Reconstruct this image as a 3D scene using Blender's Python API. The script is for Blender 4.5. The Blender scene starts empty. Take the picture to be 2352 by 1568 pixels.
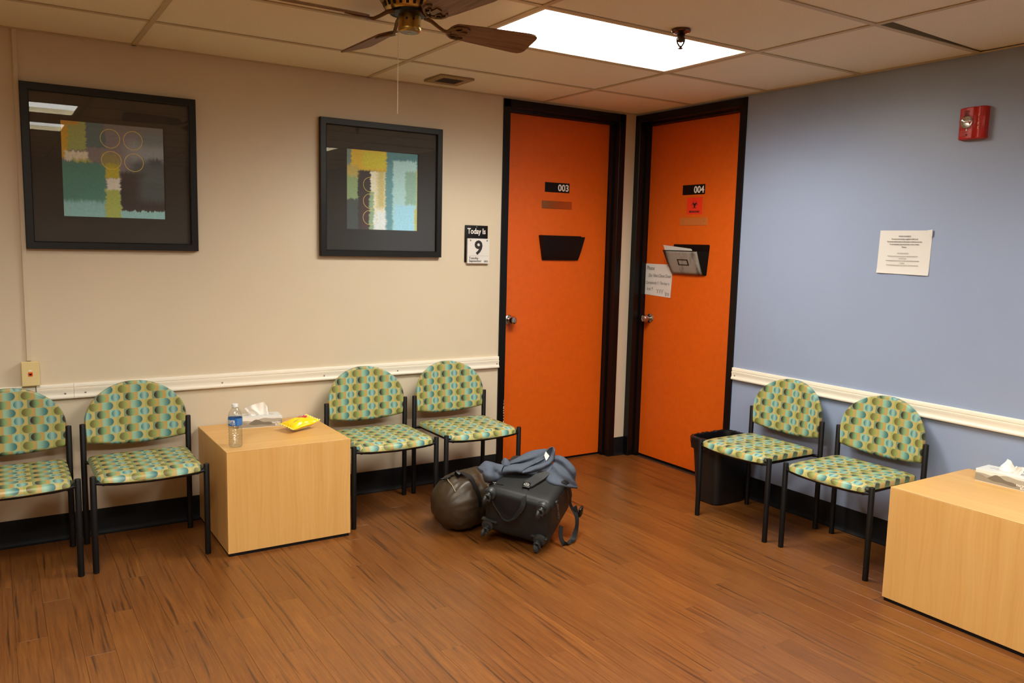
import bpy, bmesh, math, random
from mathutils import Vector, Matrix, noise as mnoise
R = math.radians
PI = math.pi
scene = bpy.context.scene
COL = scene.collection

# ------------------------------------------------------------------ camera
cam_data = bpy.data.cameras.new('camera')
cam_data.sensor_width = 36.0
cam_data.lens = 36.0 * 1872.38 / 2352.0
cam_data.clip_start = 0.05
cam = bpy.data.objects.new('camera', cam_data)
COL.objects.link(cam)
_rt = Vector((0.8428048311498915, -0.537694867578844, 0.023753862203013454))
_dn = Vector((-0.04396823115170079, -0.11277001345745763, -0.9926478321704483))
_fw = Vector((0.536420368031995, 0.8355639732795265, -0.11868460437747097))
_m = Matrix((( _rt.x, -_dn.x, -_fw.x), (_rt.y, -_dn.y, -_fw.y), (_rt.z, -_dn.z, -_fw.z))).to_4x4()
_m.translation = Vector((-3.8811, -4.4889, 1.5156))
cam.matrix_world = _m
scene.camera = cam

# ------------------------------------------------------------------ light and exposure
LAMP = 31.0                     # emission of the ceiling lamps' diffusers
LAMP_COLOR = (1.0, 0.965, 0.88)
world = bpy.data.worlds.new('world')
scene.world = world
world.use_nodes = True
world.node_tree.nodes['Background'].inputs[0].default_value = (1.0, 0.9, 0.75, 1)
world.node_tree.nodes['Background'].inputs[1].default_value = 0.02
vs = scene.view_settings
scene.display_settings.display_device = 'sRGB'
vs.view_transform = 'Standard'
vs.look = 'None'
vs.exposure = 0.0
vs.gamma = 1.0
vs.use_curve_mapping = False
scene.cycles.max_bounces = 10
scene.cycles.diffuse_bounces = 6
scene.cycles.transparent_max_bounces = 12
scene.cycles.caustics_reflective = False
scene.cycles.caustics_refractive = False
scene.cycles.sample_clamp_indirect = 6.0
scene.cycles.use_denoising = True

H = 2.437                       # ceiling height
WX, WY = -6.6, -7.4             # far ends of the room behind the camera

# ------------------------------------------------------------------ materials
def lin(c):
    return tuple(((v / 255) / 12.92 if v / 255 <= 0.04045 else ((v / 255 + 0.055) / 1.055) ** 2.4) for v in c)

class NT:
    def __init__(s, name):
        s.m = bpy.data.materials.new(name)
        s.m.use_nodes = True
        s.t = s.m.node_tree
        s.b = s.t.nodes['Principled BSDF']
        s.out = s.t.nodes['Material Output']
    def put(s, sock, v):
        if isinstance(v, bpy.types.NodeSocket):
            s.t.links.new(v, sock)
        elif isinstance(v, (tuple, list)):
            if sock.type == 'RGBA':
                sock.default_value = (*v[:3], 1.0)
            else:
                sock.default_value = v[:3]
        else:
            sock.default_value = v
    def n(s, kind, **kw):
        nd = s.t.nodes.new(kind)
        for k, v in kw.items():
            setattr(nd, k, v)
        return nd
    def math(s, op, a, b=0.0, c=None, clamp=False):
        nd = s.n('ShaderNodeMath', operation=op, use_clamp=clamp)
        s.put(nd.inputs[0], a)
        s.put(nd.inputs[1], b)
        if c is not None:
            s.put(nd.inputs[2], c)
        return nd.outputs[0]
    def add(s, a, b): return s.math('ADD', a, b)
    def sub(s, a, b): return s.math('SUBTRACT', a, b)
    def mul(s, a, b): return s.math('MULTIPLY', a, b)
    def lt(s, a, b): return s.math('LESS_THAN', a, b)
    def step(s, x, a, b):                # smooth 0..1 between a and b
        nd = s.n('ShaderNodeMapRange', interpolation_type='SMOOTHSTEP', clamp=True)
        s.put(nd.inputs[0], x); s.put(nd.inputs[1], a); s.put(nd.inputs[2], b)
        return nd.outputs[0]
    def lerp(s, x, a, b, lo, hi):
        nd = s.n('ShaderNodeMapRange', clamp=True)
        s.put(nd.inputs[0], x); s.put(nd.inputs[1], a); s.put(nd.inputs[2], b)
        s.put(nd.inputs[3], lo); s.put(nd.inputs[4], hi)
        return nd.outputs[0]
    def mix(s, f, a, b):
        nd = s.n('ShaderNodeMix', data_type='RGBA')
        s.put(nd.inputs[0], f); s.put(nd.inputs[6], a); s.put(nd.inputs[7], b)
        return nd.outputs[2]
    def mixm(s, mode, f, a, b):
        nd = s.n('ShaderNodeMix', data_type='RGBA', blend_type=mode)
        s.put(nd.inputs[0], f); s.put(nd.inputs[6], a); s.put(nd.inputs[7], b)
        return nd.outputs[2]
    def uv(s):
        o = s.n('ShaderNodeTexCoord').outputs['UV']
        sp = s.n('ShaderNodeSeparateXYZ'); s.t.links.new(o, sp.inputs[0])
        return o, sp.outputs[0], sp.outputs[1]
    def objc(s):
        o = s.n('ShaderNodeTexCoord').outputs['Object']
        sp = s.n('ShaderNodeSeparateXYZ'); s.t.links.new(o, sp.inputs[0])
        return o, sp.outputs[0], sp.outputs[1], sp.outputs[2]
    def vec(s, x, y, z=0.0):
        nd = s.n('ShaderNodeCombineXYZ')
        s.put(nd.inputs[0], x); s.put(nd.inputs[1], y); s.put(nd.inputs[2], z)
        return nd.outputs[0]
    def noise(s, v, scale, detail=2.0, rough=0.5, dist=0.0):
        nd = s.n('ShaderNodeTexNoise')
        s.t.links.new(v, nd.inputs['Vector'])
        nd.inputs['Scale'].default_value = scale
        nd.inputs['Detail'].default_value = detail
        nd.inputs['Roughness'].default_value = rough
        nd.inputs['Distortion'].default_value = dist
        return nd.outputs['Fac']
    def bump(s, h, strength=0.2, dist=0.002):
        nd = s.n('ShaderNodeBump')
        nd.inputs['Strength'].default_value = strength
        nd.inputs['Distance'].default_value = dist
        s.t.links.new(h, nd.inputs['Height'])
        s.t.links.new(nd.outputs[0], s.b.inputs['Normal'])
    def done(s, color=None, rough=None, metal=None, spec=None):
        if color is not None: s.put(s.b.inputs['Base Color'], color)
        if rough is not None: s.put(s.b.inputs['Roughness'], rough)
        if metal is not None: s.put(s.b.inputs['Metallic'], metal)
        if spec is not None: s.put(s.b.inputs['Specular IOR Level'], spec)
        return s.m

def plain(name, rgb, rough=0.5, metal=0.0, spec=0.5, grain=0.0, gscale=60.0, bump=0.0):
    k = NT(name)
    col = lin(rgb)
    if grain or bump:
        o, x, y, z = k.objc()
        f = k.noise(o, gscale, 3.0)
        if bump: k.bump(f, bump, 0.001)
        if grain:
            g = k.lerp(f, 0.3, 0.7, 1 - grain, 1 + grain)
            col = k.mixm('MULTIPLY', 1.0, col, k.vec(g, g, g))
    return k.done(col, rough, metal, spec)

def mat_wall(name, rgb, rough=0.5):
    k = NT(name)
    o, x, y, z = k.objc()
    big = k.noise(o, 0.9, 3.0, 0.6)
    col = k.mix(k.lerp(big, 0.3, 0.7, 0, 1), lin(rgb), tuple(v * 0.93 for v in lin(rgb)))
    fine = k.noise(o, 260.0, 2.0)
    k.bump(fine, 0.25, 0.0007)
    return k.done(col, rough, 0.0, 0.4)

def mat_floor_wood():
    k = NT('plank_wood')
    geo = k.n('ShaderNodeTexCoord').outputs['Object']
    inf = k.n('ShaderNodeObjectInfo')
    ofs = k.n('ShaderNodeVectorMath', operation='SCALE')
    k.t.links.new(inf.outputs['Location'], ofs.inputs[0]); ofs.inputs['Scale'].default_value = 3.17
    av = k.n('ShaderNodeVectorMath', operation='ADD')
    k.t.links.new(geo, av.inputs[0]); k.t.links.new(ofs.outputs[0], av.inputs[1])
    sp = k.n('ShaderNodeSeparateXYZ'); k.t.links.new(av.outputs[0], sp.inputs[0])
    x, y, z = sp.outputs
    warp = k.noise(k.vec(k.mul(x, 7.0), k.mul(y, 1.3), z), 1.0, 2.0, 0.5)
    xx = k.add(x, k.mul(k.sub(warp, 0.5), 0.045))
    rings = k.n('ShaderNodeTexWave', wave_type='BANDS', bands_direction='X')
    k.t.links.new(k.vec(xx, k.mul(y, 0.14), z), rings.inputs['Vector'])
    rings.inputs['Scale'].default_value = 7.0
    rings.inputs['Distortion'].default_value = 5.5
    rings.inputs['Detail'].default_value = 3.0
    rings.inputs['Detail Scale'].default_value = 1.2
    grain = k.noise(k.vec(k.mul(xx, 120.0), k.mul(y, 4.0), z), 1.0, 6.0, 0.68)
    fine = k.noise(k.vec(k.mul(x, 520.0), k.mul(y, 22.0), z), 1.0, 3.0, 0.6)
    streak = k.noise(k.vec(k.mul(xx, 48.0), k.mul(y, 1.1), k.add(z, 3.0)), 1.0, 4.0, 0.6)
    broad = k.noise(k.vec(k.mul(x, 10.0), k.mul(y, 1.6), k.add(z, 8.0)), 1.0, 3.0, 0.55)
    knot = k.noise(k.vec(k.mul(x, 30.0), k.mul(y, 14.0), k.add(z, 5.0)), 1.0, 2.0, 0.5)
    c = k.mix(k.lerp(grain, 0.28, 0.72, 0, 1), lin((92, 50, 17)), lin((140, 87, 35)))
    c = k.mix(k.lerp(broad, 0.35, 0.72, 0, 0.40), c, lin((107, 62, 29)))
    c = k.mix(k.mul(k.step(rings.outputs['Fac'], 0.78, 1.0), 0.30), c, lin((98, 54, 22)))
    c = k.mix(k.mul(k.step(streak, 0.56, 0.68), 0.85), c, lin((56, 32, 15)))
    c = k.mix(k.mul(k.step(streak, 0.42, 0.28), 0.45), c, lin((156, 101, 46)))
    c = k.mix(k.mul(k.step(knot, 0.70, 0.80), 0.7), c, lin((54, 34, 22)))
    f2 = k.lerp(fine, 0.25, 0.75, 0.82, 1.14)
    c = k.mixm('MULTIPLY', 1.0, c, k.vec(f2, f2, f2))
    rnd = k.n('ShaderNodeTexWhiteNoise', noise_dimensions='3D')
    k.t.links.new(inf.outputs['Location'], rnd.inputs['Vector'])
    tone = k.lerp(rnd.outputs['Value'], 0, 1, 0.90, 1.09)
    c = k.mixm('MULTIPLY', 1.0, c, k.vec(tone, k.math('POWER', tone, 1.15), k.math('POWER', tone, 1.35)))
    k.bump(grain, 0.10, 0.0008)
    return k.done(c, k.lerp(grain, 0.2, 0.8, 0.27, 0.38), 0.0, 0.6)

def mat_maple(name, horizontal=False):
    k = NT(name)
    o, x, y, z = k.objc()
    if horizontal: u, v, w = y, x, z
    else: u, v, w = k.add(x, k.mul(y, 1.0)), z, k.mul(y, 0.3)
    warp = k.noise(k.vec(k.mul(u, 6.0), k.mul(v, 2.0), w), 1.0, 2.0)
    uu = k.add(u, k.mul(k.sub(warp, 0.5), 0.06))
    broad = k.noise(k.vec(k.mul(uu, 14.0), k.mul(v, 0.9), w), 1.0, 3.0, 0.5)
    g = k.noise(k.vec(k.mul(uu, 110.0), k.mul(v, 2.5), w), 1.0, 4.0, 0.6)
    wv = k.n('ShaderNodeTexWave', wave_type='BANDS', bands_direction='X')
    k.t.links.new(k.vec(uu, k.mul(v, 0.22), w), wv.inputs['Vector'])
    wv.inputs['Scale'].default_value = 5.0; wv.inputs['Distortion'].default_value = 5.0
    wv.inputs['Detail'].default_value = 3.0
    c = k.mix(k.lerp(broad, 0.3, 0.7, 0, 1), lin((211, 162, 92)), lin((220, 174, 105)))
    c = k.mix(k.mul(k.step(wv.outputs['Fac'], 0.86, 0.99), 0.10), c, lin((190, 130, 66)))
    gf = k.lerp(g, 0.3, 0.7, 0.95, 1.04)
    c = k.mixm('MULTIPLY', 1.0, c, k.vec(gf, gf, gf))
    return k.done(c, 0.38, 0.0, 0.4)

def mat_dots():
    """olive / blue / brown rounded dots of the chair vinyl; UV is in metres"""
    k = NT('dotted_vinyl')
    o, u, v = k.uv()
    P, RH = 0.134, 0.0394
    a = k.math('FRACT', k.math('DIVIDE', u, P))          # 0..1 within one period
    rr = k.math('DIVIDE', v, RH * 2)
    fr = k.math('FRACT', rr)
    isB = k.math('GREATER_THAN', fr, 0.5)
    yl = k.sub(k.math('FRACT', k.mul(rr, 2.0)), 0.5)     # -0.5..0.5 in the row
    rad = 0.158
    ym = k.mul(yl, 2.06 * rad)                           # discs as tall as their row
    def disc(cx):
        d = k.sub(a, cx)
        d = k.sub(d, k.math('ROUND', d))
        return d, k.lt(k.add(k.mul(d, d), k.mul(ym, ym)), rad * rad)
    def band(x0, x1):
        d = k.math('FRACT', k.add(k.sub(a, x0), 1.0))
        return d, k.lt(d, x1 - x0)
    C = lambda *t: lin(t)
    tan, tan2 = C(186, 170, 106), C(182, 154, 92)
    # row A
    cA = tan
    d, m = band(0.25, 0.48);  cA = k.mix(m, cA, C(160, 166, 100))
    d, m = band(0.48, 0.76);  cA = k.mix(m, cA, tan2)
    d, m = band(0.76, 0.99);  cA = k.mix(m, cA, C(146, 184, 154))
    d, m = disc(0.48);        cA = k.mix(m, cA, k.mix(k.step(d, -0.14, 0.15), C(108, 96, 54), C(146, 162, 92)))
    d, m = disc(0.99)
    cBlue = k.mix(k.step(d, -0.22, 0.15), C(150, 190, 166), C(56, 112, 114))
    cA = k.mix(m, cA, cBlue)
    # row B
    cB = tan
    d, m = band(0.51, 0.73);  cB = k.mix(m, cB, C(120, 142, 112))
    d, m = band(0.73, 1.01);  cB = k.mix(m, cB, tan2)
    d, m = band(1.01, 1.24);  cB = k.mix(m, cB, C(148, 186, 158))
    d, m = disc(0.735);       cB = k.mix(m, cB, k.mix(k.step(d, -0.13, 0.12), C(52, 42, 34), C(132, 168, 116)))
    d, m = disc(0.24)
    cT = k.mix(k.step(k.math('ABSOLUTE', d), 0.0, 0.15), C(144, 182, 170), C(70, 126, 130))
    cB = k.mix(m, cB, cT)
    col = k.mix(isB, cA, cB)
    weave = k.noise(k.vec(k.mul(u, 300.0), k.mul(v, 1500.0), 0.0), 1.0, 2.0)
    w = k.lerp(weave, 0.3, 0.7, 0.93, 1.05)
    col = k.mixm('MULTIPLY', 1.0, col, k.vec(w, w, w))
    k.bump(weave, 0.08, 0.0005)
    return k.done(col, 0.36, 0.0, 0.45)

def brush(k, u, v):
    """ragged-edge coordinates for painted patches"""
    n1 = k.noise(k.vec(k.mul(u, 4.0), k.mul(v, 30.0), 0.0), 1.0, 4.0, 0.7)
    n2 = k.noise(k.vec(k.mul(u, 30.0), k.mul(v, 4.0), 5.0), 1.0, 4.0, 0.7)
    return k.add(u, k.mul(k.sub(n1, 0.5), 0.10)), k.add(v, k.mul(k.sub(n2, 0.5), 0.10))

def mat_painting(name, base, patches, rings):
    k = NT(name)
    o, u, v = k.uv()
    uu, vv = brush(k, u, v)
    col = lin(base)
    for (x0, x1, y0, y1, rgb, s, op) in patches:
        m = k.mul(k.mul(k.step(uu, x0 - s, x0 + s), k.step(uu, x1 + s, x1 - s)),
                  k.mul(k.step(vv, y0 - s, y0 + s), k.step(vv, y1 + s, y1 - s)))
        if op != 1.0: m = k.mul(m, op)
        col = k.mix(m, col, lin(rgb))
    wob = k.mul(k.sub(k.noise(o, 14.0, 2.0), 0.5), 0.012)
    for (cx, cy, rx, ry, rgb, w) in rings:
        dx = k.math('DIVIDE', k.sub(u, cx), rx); dy = k.math('DIVIDE', k.sub(v, cy), ry)
        d = k.math('SQRT', k.add(k.mul(dx, dx), k.mul(dy, dy)))
        m = k.step(k.math('ABSOLUTE', k.add(k.sub(d, 1.0), k.mul(wob, 3.0))), w * 1.6, w * 0.7)
        col = k.mix(k.mul(m, 0.9), col, lin(rgb))
    t = k.noise(o, 40.0, 4.0, 0.6)
    tf = k.lerp(t, 0.25, 0.75, 1.32, 1.66)
    col = k.mixm('MULTIPLY', 1.0, col, k.vec(tf, k.mul(tf, 1.10), k.mul(tf, 1.28)))
    col = k.mix(0.06, col, (0.5, 0.5, 0.5))
    return k.done(col, 0.7, 0.0, 0.2)

def mat_clear(name, tint=(0.97, 0.98, 0.98), f0=0.04, rough=0.03, boost=1.0):
    """thin clear sheet: Schlick reflection over transparency, same from both sides"""
    k = NT(name)
    lw = k.n('ShaderNodeLayerWeight'); lw.inputs[0].default_value = 0.5
    fac = k.math('POWER', lw.outputs['Facing'], 5.0)
    f = k.math('MULTIPLY', k.add(k.mul(fac, 1 - f0), f0), boost, clamp=True)
    tr = k.n('ShaderNodeBsdfTransparent'); tr.inputs[0].default_value = (*tint, 1)
    gl = k.n('ShaderNodeBsdfGlossy'); gl.inputs['Roughness'].default_value = rough
    mx = k.n('ShaderNodeMixShader')
    k.t.links.new(f, mx.inputs[0]); k.t.links.new(tr.outputs[0], mx.inputs[1]); k.t.links.new(gl.outputs[0], mx.inputs[2])
    k.t.links.new(mx.outputs[0], k.out.inputs[0])
    return k.m

def mat_lamp(name, rgb, strength):
    """prismatic diffuser: brightest straight down, dimmer toward the horizon"""
    k = NT(name)
    g = k.n('ShaderNodeNewGeometry')
    d = k.n('ShaderNodeVectorMath', operation='DOT_PRODUCT')
    k.t.links.new(g.outputs['Incoming'], d.inputs[0]); k.t.links.new(g.outputs['Normal'], d.inputs[1])
    e = k.n('ShaderNodeEmission')
    e.inputs[0].default_value = (*rgb, 1)
    fall = k.math('POWER', k.math('MINIMUM', k.math('DIVIDE', k.math('ABSOLUTE', d.outputs['Value']), 0.45), 1.0), 1.3)
    k.t.links.new(k.mul(k.add(k.mul(fall, 0.94), 0.06), strength), e.inputs[1])
    k.t.links.new(e.outputs[0], k.out.inputs[0])
    return k.m

def mat_tissue_box():
    """white box with grey hill silhouettes along its long sides (object x along the front)"""
    k = NT('tissue_box_card')
    o, x, y, z = k.objc()
    def hills(f, ph, amp, base):
        s1 = k.math('SINE', k.add(k.mul(x, f), ph)); s2 = k.math('SINE', k.add(k.mul(x, f * 2.3), ph * 1.7))
        return k.add(base, k.mul(k.add(s1, k.mul(s2, 0.45)), amp))
    c = lin((226, 226, 220))
    c = k.mix(k.lt(z, hills(30.0, 0.4, 0.006, 0.043)), c, lin((172, 166, 152)))
    c = k.mix(k.lt(z, hills(38.0, 2.2, 0.010, 0.030)), c, lin((118, 112, 100)))
    c = k.mix(k.lt(z, hills(27.0, 4.4, 0.010, 0.021)), c, lin((150, 143, 129)))
    c = k.mix(k.lt(z, 0.003), c, lin((232, 230, 224)))
    top = k.math('GREATER_THAN', z, 0.0545)
    c = k.mix(top, c, lin((222, 223, 218)))
    return k.done(c, 0.35, 0.0, 0.4)

def mat_file_front():
    """black pocket front worn to grey in vertical smears"""
    k = NT('worn_pocket')
    o, x, y, z = k.objc()
    f = k.noise(k.vec(k.mul(x, 14.0), k.mul(z, 5.0), 0.0), 1.0, 5.0, 0.65)
    g = k.noise(k.vec(k.mul(x, 150.0), k.mul(z, 40.0), 0.0), 1.0, 3.0, 0.6)
    m = k.mul(k.step(f, 0.22, 0.50), k.lerp(g, 0.2, 0.8, 0.8, 1.0))
    edge = k.mul(k.step(x, 0.318, 0.365), k.step(x, 0.640, 0.626))
    c = k.mix(k.mul(m, edge), lin((20, 17, 15)), lin((150, 146, 136)))
    return k.done(c, 0.45)

M = {}
M['cream'] = mat_wall('cream_paint', (214, 200, 174))
M['blue'] = mat_wall('blue_paint', (148, 162, 189), 0.38)
M['wood_floor'] = mat_floor_wood()
M['maple'] = mat_maple('maple_laminate')
M['maple_top'] = mat_maple('maple_laminate_top', True)
M['dots'] = mat_dots()
M['orange'] = plain('orange_paint', (214, 92, 12), 0.42, grain=0.04, gscale=30, bump=0.05)
M['black_paint'] = plain('black_gloss_paint', (9, 8, 8), 0.34, spec=0.3, bump=0.05, gscale=25)
M['black_metal'] = plain('black_powder_coat', (11, 10, 10), 0.45, spec=0.3, bump=0.08, gscale=500)
M['black_rubber'] = plain('black_cove_rubber', (10, 10, 12), 0.6, spec=0.25)
M['black_plastic'] = plain('black_plastic', (11, 9, 8), 0.4, spec=0.25)
M['rail'] = plain('white_rail_paint', (232, 224, 206), 0.4)
M['tile'] = plain('ceiling_tile_board', (236, 230, 206), 0.9, spec=0.2, grain=0.06, gscale=180, bump=0.35)
M['tbar'] = plain('grid_metal', (196, 182, 146), 0.5)
M['plenum'] = plain('dark_plenum', (70, 66, 60), 0.9)
M['brass'] = plain('aged_brass', (176, 142, 74), 0.3, 1.0)
M['bronze'] = plain('dark_bronze', (72, 58, 44), 0.4, 0.9)
M['chrome'] = plain('satin_chrome', (190, 184, 176), 0.22, 1.0)
M['steel_screw'] = plain('screw_steel', (150, 146, 140), 0.35, 1.0)
M['white_text'] = plain('white_lettering', (236, 232, 222), 0.5)
M['black_text'] = plain('black_ink', (30, 28, 28), 0.6)
M['paper'] = plain('white_paper', (216, 213, 206), 0.7, spec=0.2)
M['grey_text'] = plain('grey_ink', (96, 90, 84), 0.7)
M['mat_board'] = plain('charcoal_mat_board', (70, 69, 67), 0.8, spec=0.2)
M['frame_black'] = plain('black_frame_wood', (15, 14, 13), 0.42, spec=0.35)
M['pane'] = mat_clear('picture_glass', (0.97, 0.975, 0.97), 0.04, 0.01)
M['red'] = plain('alarm_red', (186, 34, 22), 0.38)
M['ivory'] = plain('ivory_plate', (222, 203, 146), 0.4)
M['lamp'] = mat_lamp('lamp_diffuser', LAMP_COLOR, LAMP)
M['lamp_frame'] = plain('lamp_frame_cream', (224, 212, 180), 0.5)
M['white_plastic'] = plain('white_plastic', (236, 236, 232), 0.4)
M['tissue'] = plain('tissue_paper', (244, 240, 232), 0.85, spec=0.1)
M['tissue_box'] = mat_tissue_box()
M['olive'] = plain('olive_nylon', (58, 46, 30), 0.44, grain=0.15, gscale=18, bump=0.1)
M['suitcase'] = plain('black_case_fabric', (27, 28, 28), 0.5, spec=0.35, grain=0.1, gscale=40, bump=0.12)
M['caster'] = plain('grey_black_caster', (42, 44, 43), 0.42)
M['webbing'] = plain('black_webbing', (24, 24, 24), 0.6, spec=0.3, bump=0.2, gscale=400)
M['fleece'] = plain('slate_blue_fleece', (82, 89, 101), 0.95, spec=0.1, grain=0.14, gscale=220, bump=0.3)
M['liner'] = plain('black_bin_liner', (18, 17, 18), 0.22, spec=0.6)
M['worn_pocket'] = mat_file_front()

# ------------------------------------------------------------------ mesh helpers
class MB:
    def __init__(s):
        s.v = []; s.f = []; s.uv = {}
    def quad_grid(s, fn, nu, nv, closed_u=False, closed_v=False, flip=False, uvfn=None):
        base = len(s.v)
        cu = nu if closed_u else nu + 1
        cv = nv if closed_v else nv + 1
        for j in range(cv):
            for i in range(cu):
                s.v.append(tuple(fn(i / nu, j / nv)))
        for j in range(nv):
            for i in range(nu):
                i2 = (i + 1) % cu; j2 = (j + 1) % cv
                q = [base + j * cu + i, base + j * cu + i2, base + j2 * cu + i2, base + j2 * cu + i]
                t = [(i / nu, j / nv), ((i + 1) / nu, j / nv), ((i + 1) / nu, (j + 1) / nv), (i / nu, (j + 1) / nv)]
                if flip: q.reverse(); t.reverse()
                if uvfn: s.uv[len(s.f)] = [uvfn(*c) for c in t]
                s.f.append(q)
        return s
    def poly(s, pts, uvs=None):
        b = len(s.v); s.v += [tuple(p) for p in pts]
        if uvs: s.uv[len(s.f)] = uvs
        s.f.append(list(range(b, b + len(pts))))
        return s
    def box(s, x0, x1, y0, y1, z0, z1, ch=0.0):
        if ch <= 0:
            b = len(s.v)
            s.v += [(x, y, z) for z in (z0, z1) for y in (y0, y1) for x in (x0, x1)]
            s.f += [[b + i for i in q] for q in ((0, 2, 3, 1), (4, 5, 7, 6), (0, 1, 5, 4), (2, 6, 7, 3), (0, 4, 6, 2), (1, 3, 7, 5))]
            return s
        bm = bmesh.new()
        bmesh.ops.create_cube(bm, size=1.0)
        for v in bm.verts:
            v.co = Vector(((x0 + x1) / 2 + v.co.x * (x1 - x0), (y0 + y1) / 2 + v.co.y * (y1 - y0), (z0 + z1) / 2 + v.co.z * (z1 - z0)))
        bmesh.ops.bevel(bm, geom=bm.edges[:], offset=ch, segments=2 if ch > 0.002 else 1, affect='EDGES', profile=0.6)
        s.take(bm)
        return s
    def take(s, bm, mat=None):
        b = len(s.v)
        bm.verts.index_update()
        for v in bm.verts: s.v.append(tuple(mat @ v.co) if mat else tuple(v.co))
        for f in bm.faces: s.f.append([b + v.index for v in f.verts])
        bm.free()
        return s
    def lathe(s, prof, n=24, cx=0.0, cy=0.0, axis='Z', cap=True):
        b = len(s.v)
        for (r, h) in prof:
            for i in range(n):
                a = 2 * PI * i / n
                c, d = r * math.cos(a), r * math.sin(a)
                if axis == 'Z': s.v.append((cx + c, cy + d, h))
                elif axis == 'Y': s.v.append((cx + c, h, cy + d))
                else: s.v.append((h, cx + c, cy + d))
        for j in range(len(prof) - 1):
            for i in range(n):
                i2 = (i + 1) % n
                s.f.append([b + j * n + i, b + j * n + i2, b + (j + 1) * n + i2, b + (j + 1) * n + i])
        if cap:
            s.f.append([b + i for i in range(n)][::-1])
            k = b + (len(prof) - 1) * n
            s.f.append([k + i for i in range(n)])
        return s
    def tube(s, path, r, n=12, cap=True, squash=None):
        """round tube along points; r a number or a list"""
        pts = [Vector(p) for p in path]
        m = len(pts)
        b = len(s.v)
        prev = None
        for j, p in enumerate(pts):
            t = (pts[min(j + 1, m - 1)] - pts[max(j - 1, 0)]).normalized()
            if prev is None:
                ref = Vector((0, 0, 1)) if abs(t.z) < 0.9 else Vector((1, 0, 0))
                nrm = (ref - t * ref.dot(t)).normalized()
            else:
                nrm = (prev - t * prev.dot(t)).normalized()
            prev = nrm
            bi = t.cross(nrm)
            rj = r[j] if isinstance(r, (list, tuple)) else r
            for i in range(n):
                a = 2 * PI * i / n
                s.v.append(tuple(p + nrm * (rj * math.cos(a)) + bi * (rj * math.sin(a))))
        for j in range(m - 1):
            for i in range(n):
                i2 = (i + 1) % n
                s.f.append([b + j * n + i, b + j * n + i2, b + (j + 1) * n + i2, b + (j + 1) * n + i])
        if cap:
            s.f.append([b + i for i in range(n)][::-1])
            k = b + (m - 1) * n
            s.f.append([k + i for i in range(n)])
        return s
    def ribbon(s, path, side, w, t=0.002):
        """flat strap: path points, side vectors (one or per point), width and thickness"""
        pts = [Vector(p) for p in path]; m = len(pts); b = len(s.v)
        for j, p in enumerate(pts):
            tg = (pts[min(j + 1, m - 1)] - pts[max(j - 1, 0)]).normalized()
            sd = Vector(side[j] if isinstance(side, list) else side)
            sd = (sd - tg * sd.dot(tg)).normalized()
            nn = tg.cross(sd)
            ww = w[j] if isinstance(w, (list, tuple)) else w
            for (a, c) in ((-1, -1), (1, -1), (1, 1), (-1, 1)):
                s.v.append(tuple(p + sd * (a * ww / 2) + nn * (c * t / 2)))
        for j in range(m - 1):
            for i in range(4):
                i2 = (i + 1) % 4
                s.f.append([b + j * 4 + i, b + j * 4 + i2, b + (j + 1) * 4 + i2, b + (j + 1) * 4 + i])
        s.f.append([b + 3, b + 2, b + 1, b]); k = b + (m - 1) * 4
        s.f.append([k, k + 1, k + 2, k + 3])
        return s
    def prism(s, outline, d0, d1, plane='XZ'):
        """closed outline extruded through depth d0..d1 (y for XZ, x for YZ, z for XY)"""
        b = len(s.v); n = len(outline)
        for d in (d0, d1):
            for (p, q) in outline:
                s.v.append((p, d, q) if plane == 'XZ' else ((d, p, q) if plane == 'YZ' else (p, q, d)))
        s.f.append([b + i for i in range(n)]); s.f.append([b + n + i for i in range(n)][::-1])
        for i in range(n):
            i2 = (i + 1) % n
            s.f.append([b + i2, b + i, b + n + i, b + n + i2])
        return s
    def mesh(s, name, mat, smooth=35):
        me = bpy.data.meshes.new(name)
        me.from_pydata(s.v, [], s.f)
        bm = bmesh.new(); bm.from_mesh(me)
        if not s.uv:
            bmesh.ops.recalc_face_normals(bm, faces=bm.faces[:])
            bm.to_mesh(me)
        bm.free()
        if s.uv:
            lay = me.uv_layers.new(name='uv')
            for pi, pol in enumerate(me.polygons):
                t = s.uv.get(pi)
                for k, li in enumerate(pol.loop_indices):
                    lay.data[li].uv = t[k] if t else (0, 0)
        me.materials.append(mat)
        if smooth:
            me.shade_smooth()
            me.set_sharp_from_angle(angle=R(smooth))
        return me
    def build(s, name, mat, parent=None, loc=None, rz=0.0, smooth=35):
        return link(name, s.mesh(name, mat, smooth), parent, loc, rz)

def link(name, me, parent=None, loc=None, rz=0.0):
    o = bpy.data.objects.new(name, me)
    COL.objects.link(o)
    if parent is not None: o.parent = parent
    if loc is not None: o.location = loc
    if rz: o.rotation_euler = (0, 0, rz)
    return o

def tag(o, label=None, cat=None, group=None, kind=None):
    if label: o['label'] = label
    if cat: o['category'] = cat
    if group: o['group'] = group
    if kind: o['kind'] = kind
    return o

def thing(name, label, cat, loc=(0, 0, 0), rz=0.0, group=None):
    o = bpy.data.objects.new(name, None)
    o.empty_display_size = 0.1
    COL.objects.link(o)
    o.location = loc; o.rotation_euler = (0, 0, rz)
    return tag(o, label, cat, group)

def copy_tree(o, parent=None):
    c = o.copy(); COL.objects.link(c)
    if parent is not None: c.parent = parent
    for ch in list(o.children): copy_tree(ch, c)
    return c

RW = -PI / 2          # rotation of things on the right-hand wall

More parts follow.
